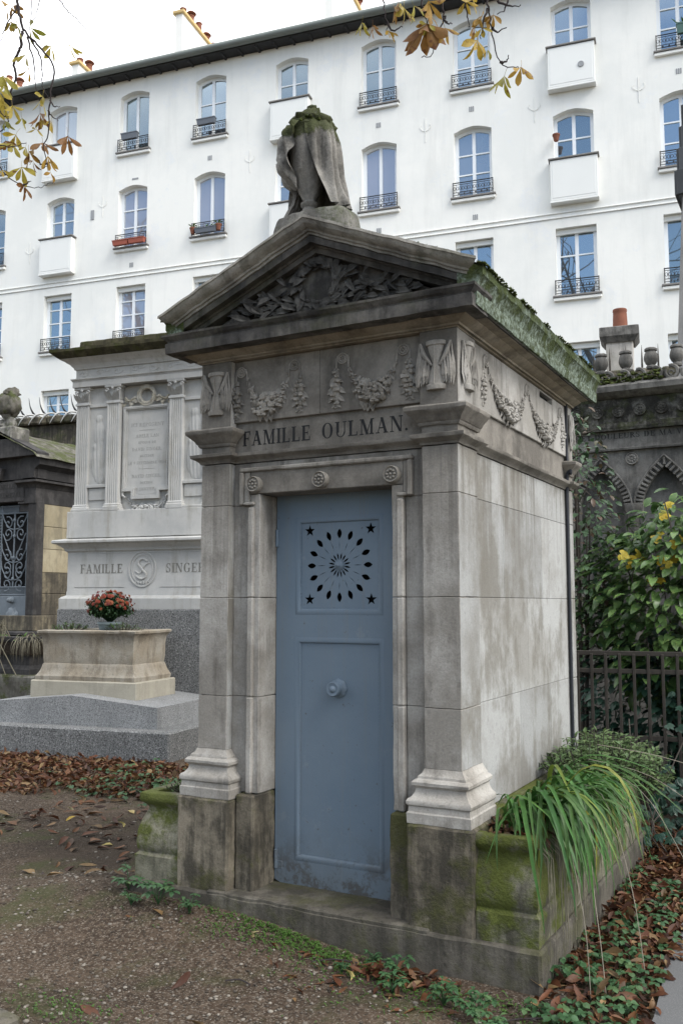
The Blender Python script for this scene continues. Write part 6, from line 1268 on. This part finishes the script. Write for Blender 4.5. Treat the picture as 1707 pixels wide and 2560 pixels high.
# single leaves one can pick out on the path
DV = []
for i in range(10):
    b = MB(); dead(b, R7, (0, 0, .01), 1.0); b.r = [.5] * len(b.r); zmin = min(v[2] for v in b.v); b.v = [(x, y, z - zmin + .02) for x, y, z in b.v]; DV.append(b.mesh('fallen_leaf', M['fallen'], 180))
DY_ = [me.copy() for me in DV[:4]]
for me in DY_: me.materials[0] = M['fally']
def fallen(pts, s0, s1, label, group, var=DV):
    for (x_, y_) in pts: o = obj('fallen_leaf', R7.choice(var), None, (x_, y_, gz(x_, y_)), rot=(0, 0, R7.random() * 6.3), scale=(lambda s_: (s_, s_, s_ * .6))(R7.uniform(s0, s1))); tag(o, label, 'leaf', group)
fallen([(R7.uniform(-5.6, -3.5), R7.uniform(4.6, 6.0)) for _ in range(110)], .08, .14, 'curled brown leaf lying on the gravel at the left', 'brown leaves on the left gravel')
fallen([(R7.uniform(-4.4, -3.4), R7.uniform(3.8, 4.9)) for _ in range(26)], .07, .13, 'curled brown leaf lying on the gravel left of the planter', 'brown leaves left of the planter')
fallen([(-2.62, 2.86), (-2.22, 2.88), (-2.52, 3.3)], .11, .15, 'large orange-brown leaf lying alone on the gravel in the foreground', 'large leaves on the foreground gravel')
fallen([(R7.uniform(-2.3, -1.2), R7.gauss(3.52, .1)) for _ in range(34)], .05, .09, 'small brown leaf in front of the chapel step', 'small leaves before the step')
fallen([(-3.05, 3.68), (-3.1, 3.62), (-2.32, 3.62), (-2.2, 3.66), (-2.1, 3.6), (-2.02, 3.62), (-1.96, 3.55)], .06, .09, 'brown leaf resting against weeds at the foot of the step', 'leaves at the foot of the step')
fallen([(-4.6, 5.15), (-4.35, 4.72), (-4.9, 5.6), (-5.3, 5.35), (-4.1, 5.4), (-4.3, 5.5), (-3.75, 5.6), (-5.05, 5.2), (-1.93, 3.58), (-2.4, 3.66), (-.95, 4.35), (-.9, 4.15), (-1.0, 5.0)], .07, .1, 'pale yellow leaf among the brown ones', 'yellow fallen leaves', DY_)
fallen([(R7.uniform(-.72, -.55), R7.uniform(3.75, 4.4)) for _ in range(7)], .05, .08, 'brown leaf lying on the grey footpath edge', 'leaves on the footpath')
# pebbles pressed into the path
pb = MB(); OV = [(1, 0, 0), (0, 1, 0), (-1, 0, 0), (0, -1, 0), (0, 0, 1), (0, 0, -.4)]; OF = [(0, 1, 4), (1, 2, 4), (2, 3, 4), (3, 0, 4), (1, 0, 5), (2, 1, 5), (3, 2, 5), (0, 3, 5)]
for i in range(9500):
    y_ = 2.3 + 4.6 * R7.random() ** 1.6; x_ = -1.2 * y_ + R7.random() * (1.2 * y_ - .75)
    if 3.8 < y_ < 6.3 and -3.35 < x_ < -1.1: continue
    if NZ.noise(V((x_ * 1.7, y_ * 1.7, 9))) < -.2 and R7.random() < .75: continue
    s_ = .0035 + .0095 * R7.random() ** 3; a = R7.random() * 3; pb.cr = R7.random() ** 1.5; z_ = gz(x_, y_)
    pb.add([(x_ + s_ * (p[0] * cos(a) - p[1] * sin(a)) * R7.uniform(.7, 1.3), y_ + s_ * (p[0] * sin(a) + p[1] * cos(a)) * R7.uniform(.7, 1.3), z_ + .002 + s_ * .55 * p[2]) for p in OV], OF)
for i in range(420):
    y_ = 2.3 + 3.6 * R7.random() ** 1.5; x_ = -1.2 * y_ + R7.random() * (1.2 * y_ - .8)
    if 3.8 < y_ < 6.3 and -3.35 < x_ < -1.1: continue
    s_ = R7.uniform(.008, .014); pb.cr = R7.random() ** .8; pb.blob((x_, y_, gz(x_, y_) + .001), (s_ * R7.uniform(.7, 1.3), s_ * R7.uniform(.7, 1.3), s_ * .55), 1, .4, R7.random() * 90)
o = pb.build('gravel', M['pebble'], None, 180); tag(o, 'loose pale pebbles in the earthen path', 'gravel', None, 'stuff')
for i, (x_, y_, L_, a) in enumerate(((-2.35, 3.32, .12, 10), (-2.0, 3.05, .09, -20), (-2.1, 3.62, .2, 25), (-1.25, 3.45, .3, 40), (-.62, 3.95, .22, 15), (-.7, 4.45, .16, 30))):
    b = MB(); b.tube(cat_rom([(0, 0, .008), (L_ * .5, .015, .014), (L_, -.01, .01)], 3), .0035, 5); o = b.build('fallen_twig', M['bark'], None, 60, loc=(x_, y_, gz(x_, y_) + .004)); o.rotation_euler = (0, 0, RAD(a)); tag(o, ('short dark twig on the gravel below the door', 'dark twig lying in the foreground gravel', 'thin twig at the foot of the step', 'pale bent twig by the step corner', 'twig lying on the footpath edge', 'twig between leaf litter and footpath')[i], 'twig', 'twigs on the ground')

# ================================================================== horse chestnut whose twigs hang into the picture
BR=[
[(-4.47,3.85,5.65),(-4.47,3.88,5.48),(-4.46,3.89,5.37),(-4.44,3.91,5.29),(-4.4,3.94,5.23),(-4.33,3.98,5.15),(-4.28,4.02,5.06),(-4.29,4.03,4.96),(-4.31,4.03,4.83),(-4.32,4.03,4.76),(-4.33,4.04,4.62),(-4.36,4.04,4.53),(-4.35,4.06,4.43),(-4.37,4.05,4.4)],
[(-4.61,4.05,5.42),(-4.62,4.05,5.32),(-4.64,4.05,5.27),(-4.67,4.04,5.19),(-4.66,4.06,5.11),(-4.69,4.05,5.03),(-4.7,4.06,4.94),(-4.71,4.06,4.85),(-4.74,4.05,4.78),(-4.78,4.04,4.74),(-4.82,4.02,4.69)],
[(-4.91,3.94,4.72),(-4.8,4.02,4.54),(-4.77,4.04,4.5),(-4.73,4.07,4.44),(-4.64,4.12,4.38),(-4.55,4.17,4.36),(-4.5,4.2,4.38),(-4.46,4.22,4.4)],
[(-4.77,3.85,4.6),(-4.64,3.93,4.56),(-4.56,3.97,4.56),(-4.52,3.99,4.57),(-4.49,4.01,4.58)],
[(-4.48,4.01,5.3),(-4.45,4.04,5.22),(-4.43,4.06,5.13),(-4.43,4.07,5.03),(-4.42,4.08,4.95),(-4.39,4.1,4.91)],
[(-4.49,3.99,5.3),(-4.47,4.01,5.19),(-4.46,4.03,5.09),(-4.46,4.04,4.97),(-4.44,4.06,4.92)],
[(-4.41,4.05,5.73),(-4.45,4.05,5.58),(-4.48,4.04,5.47),(-4.52,4.03,5.39)],
[(-4.51,4.04,5.76),(-4.53,4.05,5.61),(-4.54,4.06,5.5),(-4.56,4.05,5.44)],
[(-4.63,4.32,5.94),(-4.59,4.35,5.82),(-4.55,4.38,5.74),(-4.5,4.42,5.69),(-4.44,4.46,5.6),(-4.42,4.48,5.53),(-4.42,4.48,5.47)],
[(-4.45,3.86,5.53),(-4.51,3.85,5.34),(-4.55,3.84,5.26),(-4.57,3.84,5.2),(-4.58,3.84,5.13)],
[(-4.3,4.01,4.75),(-4.28,4.03,4.71),(-4.25,4.05,4.69)],
[(-4.47,4.18,4.95),(-4.44,4.19,4.91),(-4.41,4.21,4.91)],
[(-4.42,4.12,4.47),(-4.45,4.1,4.47),(-4.46,4.09,4.5)],
[(-4.49,4.19,4.52),(-4.47,4.2,4.53),(-4.46,4.2,4.54)],
[(-4.59,3.83,4.88),(-4.57,3.86,4.75),(-4.54,3.88,4.71),(-4.52,3.89,4.71)],
[(-4.56,4.06,4.33),(-4.53,4.08,4.35),(-4.52,4.08,4.36)],
[(-1.69,3.56,4.48),(-1.7,3.57,4.37),(-1.7,3.57,4.31),(-1.69,3.58,4.26),(-1.7,3.58,4.21)],
[(-1.44,3.69,4.51),(-1.46,3.69,4.37),(-1.46,3.7,4.29),(-1.49,3.7,4.2),(-1.5,3.69,4.16),(-1.53,3.69,4.11),(-1.56,3.67,4.11)],
[(-1.29,3.77,4.51),(-1.28,3.79,4.37),(-1.28,3.8,4.31),(-1.27,3.81,4.24),(-1.26,3.83,4.14),(-1.24,3.85,4.08),(-1.2,3.87,4.06),(-1.17,3.89,4.06)],
[(-1.37,3.73,4.48),(-1.37,3.74,4.35),(-1.36,3.75,4.28),(-1.36,3.76,4.24)],
[(-1.55,3.63,4.48),(-1.55,3.65,4.37),(-1.54,3.66,4.3),(-1.53,3.67,4.26)],
[(-1.18,3.83,4.48),(-1.2,3.83,4.37),(-1.21,3.83,4.32),(-1.25,3.81,4.3)],
[(-1.27,3.81,4.24),(-1.25,3.82,4.22),(-1.21,3.84,4.24)],
[(-1.69,3.58,4.26),(-1.67,3.6,4.23),(-1.63,3.62,4.25)],
[(-1.46,3.7,4.29),(-1.45,3.71,4.26),(-1.43,3.72,4.26)],
[(-1.24,3.85,4.08),(-1.22,3.86,4.09),(-1.21,3.86,4.11)],
[(-1.28,3.79,4.33),(-1.3,3.79,4.26),(-1.32,3.79,4.19)],
[(-1.24,3.81,4.36),(-1.19,3.84,4.34),(-1.15,3.86,4.34)],
]
LV=[(-4.58,3.94,5.52),(-4.59,3.94,5.41),(-4.37,4.08,5.25),(-4.26,4.14,5.26),(-4.66,3.96,4.87),(-4.61,3.99,4.86),(-4.66,3.95,5.06),(-4.65,3.96,4.99),(-4.43,4.08,4.92),(-4.45,4.08,4.81),(-4.44,4.09,4.77),(-4.39,4.12,4.76),(-4.48,4.08,4.71),(-4.56,4.03,4.78),(-4.66,3.98,4.76),(-4.6,4.02,4.67),(-4.66,3.99,4.63),(-4.62,4.01,4.61),(-4.53,4.07,4.56),(-4.55,4.06,4.59),(-4.45,4.11,4.62),(-4.51,4.09,4.5),(-4.58,4.06,4.46),(-4.42,4.13,4.53),(-4.41,4.15,4.42),(-4.3,4.18,4.66),(-4.51,4.01,5.2),(-4.51,4.02,5.1),(-4.57,4.08,4.34),(-4.48,4.0,5.37),(-4.69,4.0,4.44),(-4.6,3.92,5.52),(-4.56,3.96,5.39),(-4.69,3.94,4.97),(-4.67,3.95,4.91)]
LVC=[(-1.75,3.55,4.25),(-1.79,3.52,4.26),(-1.69,3.59,4.23),(-1.66,3.59,4.33),(-1.62,3.61,4.33),(-1.58,3.63,4.34),(-1.52,3.66,4.36),(-1.52,3.67,4.3),(-1.53,3.67,4.26),(-1.53,3.67,4.26),(-1.46,3.71,4.24),(-1.37,3.74,4.36),(-1.34,3.76,4.37),(-1.32,3.78,4.29),(-1.3,3.79,4.31),(-1.26,3.81,4.3),(-1.34,3.77,4.24),(-1.31,3.79,4.24),(-1.33,3.78,4.18),(-1.29,3.81,4.14),(-1.16,3.89,4.06),(-1.23,3.86,4.02)]

CT = thing('chestnut_tree', 'horse chestnut with hanging twigs and sparse yellow-brown autumn leaves', 'tree', (-6.4, 1.2, 0))
OFF = V((-6.4, 1.2, 0)); R8 = random.Random(77)
b = MB(); P_ = cat_rom([(0, 0, -.1), (.02, .03, 1.2), (.1, .1, 2.8), (.15, .2, 4.6), (.3, .3, 6.4), (.5, .6, 8.4)], 4); b.tube(P_, [.3 * (1 - .7 * i / (len(P_) - 1)) + (.12 if i == 0 else 0) for i in range(len(P_))], 14); part(b, 'trunk', 'barkb', CT, 60)
tips = [V(q[0]) - OFF for q in BR if q[0][2] > 4]
limbs = [[(.1, .1, 3.6), (.9, 1.2, 5.2), (1.9, 2.6, 6.4), (2.6, 3.4, 6.5)], [(.2, .2, 4.6), (1.8, 1.0, 6.0), (3.6, 1.7, 6.3), (4.9, 2.4, 5.9)], [(.2, .2, 5.2), (-.8, 1.2, 6.6), (-1.4, 2.4, 7.4)], [(.3, .3, 6.2), (1.2, -.6, 7.6), (2.2, -1.4, 8.4)], [(.15, .15, 4.2), (-.9, -.8, 5.8), (-1.8, -1.6, 7.0)]]
LP = []
for L_ in limbs:
    P_ = cat_rom(L_, 6); LP += P_; b = MB(); b.tube(P_, [.11 * (1 - .8 * i / (len(P_) - 1)) for i in range(len(P_))], 9); part(b, 'limb', 'barkb', CT, 60)
for i, q in enumerate(BR):
    P_ = [V(p) - OFF for p in q]
    far = q[0][2] > 4.0 and (P_[0] - P_[-1]).length > .25 and i not in (1, 4, 5)
    if far:
        n_ = min(LP, key=lambda e: (e - P_[0]).length + (0 if e.z > P_[0].z else 9)); P_ = [n_, n_.lerp(P_[0], .5) + V((0, 0, .12))] + P_
    C_ = cat_rom(P_, 4); b = MB(); r0 = .011 if len(q) > 9 else .0065; m_ = len(C_); b.tube([c + V((R8.uniform(-1, 1), R8.uniform(-1, 1), R8.uniform(-1, 1))) * .006 for c in C_], [max(.0022, r0 * (1 - .8 * j / (m_ - 1))) for j in range(m_)], 6); part(b, 'twig', 'bark', CT, 60)
CLV = []
for i in range(9):
    b = MB(); n_ = R8.choice((3, 4, 5)); b.tube([(0, 0, .07), (.004, 0, .03), (0, 0, 0)], .0016, 4)
    for k in range(n_):
        a = RAD(-70 + 140 * k / (n_ - 1)) + R8.uniform(-.2, .2); b.leaf((0, 0, 0), (sin(a) * .85, R8.uniform(-.5, .5), -1.0 + .35 * abs(sin(a))), (0, 1, 0), R8.uniform(.1, .17), R8.uniform(.035, .06), R8.uniform(-.6, .9), R8.uniform(.1, .7), 6, 1, R8.uniform(0, .015), R8.uniform(-.8, .8))
    CLV.append(b.mesh('leaf', M['chest'], 180))
for p in LV: obj('leaf', R8.choice(CLV), CT, V(p) - OFF, rot=(R8.uniform(-.4, .4), R8.uniform(-.5, .5), R8.uniform(0, 6.3)), scale=R8.uniform(.45, .85))
for p in LVC: obj('leaf', R8.choice(CLV), CT, V(p) - OFF, rot=(R8.uniform(-.4, .4), R8.uniform(-.5, .5), R8.uniform(0, 6.3)), scale=R8.uniform(.35, .62))
for i, p in enumerate(LVC[8:10]): obj('leaf', CLV[3 + i], CT, V(p) - OFF, rot=(0, .1, RAD(28)), scale=1.05)

# ================================================================== bare winter trees behind the camera (seen mirrored in the lower windows)
def bare_tree(loc, h, label, seed):
    R_ = random.Random(seed); t = thing('bare_tree', label, 'tree', loc, 0, 'bare trees mirrored in the windows'); tr = MB(); br = MB()
    def grow(p, d, L_, r, lv):
        q = p.copy(); P_ = [q.copy()]; dd = d.copy()
        for i in range(5): dd = (dd + V((R_.uniform(-1, 1), R_.uniform(-1, 1), R_.uniform(-.3, .6))) * .16).normalized(); q = q + dd * L_ / 5; P_.append(q.copy())
        (tr if lv == 0 else br).tube(P_, [r * (1 - .45 * i / 5) for i in range(6)], 9 if lv == 0 else 5 if lv < 3 else 3, False)
        if lv < 5:
            for k in range(3 if lv < 3 else 3):
                a = R_.random() * 6.28; s_ = dd.orthogonal().normalized(); s_ = MX.Rotation(a, 3, dd) @ s_; j = R_.randrange(2, 6) if lv else R_.randrange(3, 6); grow(P_[j], (dd * R_.uniform(.5, 1.1) + s_ * R_.uniform(.5, 1)).normalized(), L_ * R_.uniform(.55, .8), r * .5, lv + 1)
    grow(V((0, 0, -.1)), V((0, 0, 1)), h * .36, h * .022, 0); tr.build('trunk', M['barkb'], t, 60); br.build('crown', M['barkb'], t, 60)
bare_tree((-3.6, -5, 0), 37, 'tall bare tree behind the viewer, mirrored in the lower right windows', 3); bare_tree((-32, -3, 0), 36, 'bare tree far to the left, mirrored in the lower left windows', 4); bare_tree((-15, -6, 0), 37, 'bare tree behind the viewer, mirrored in the middle windows', 6)
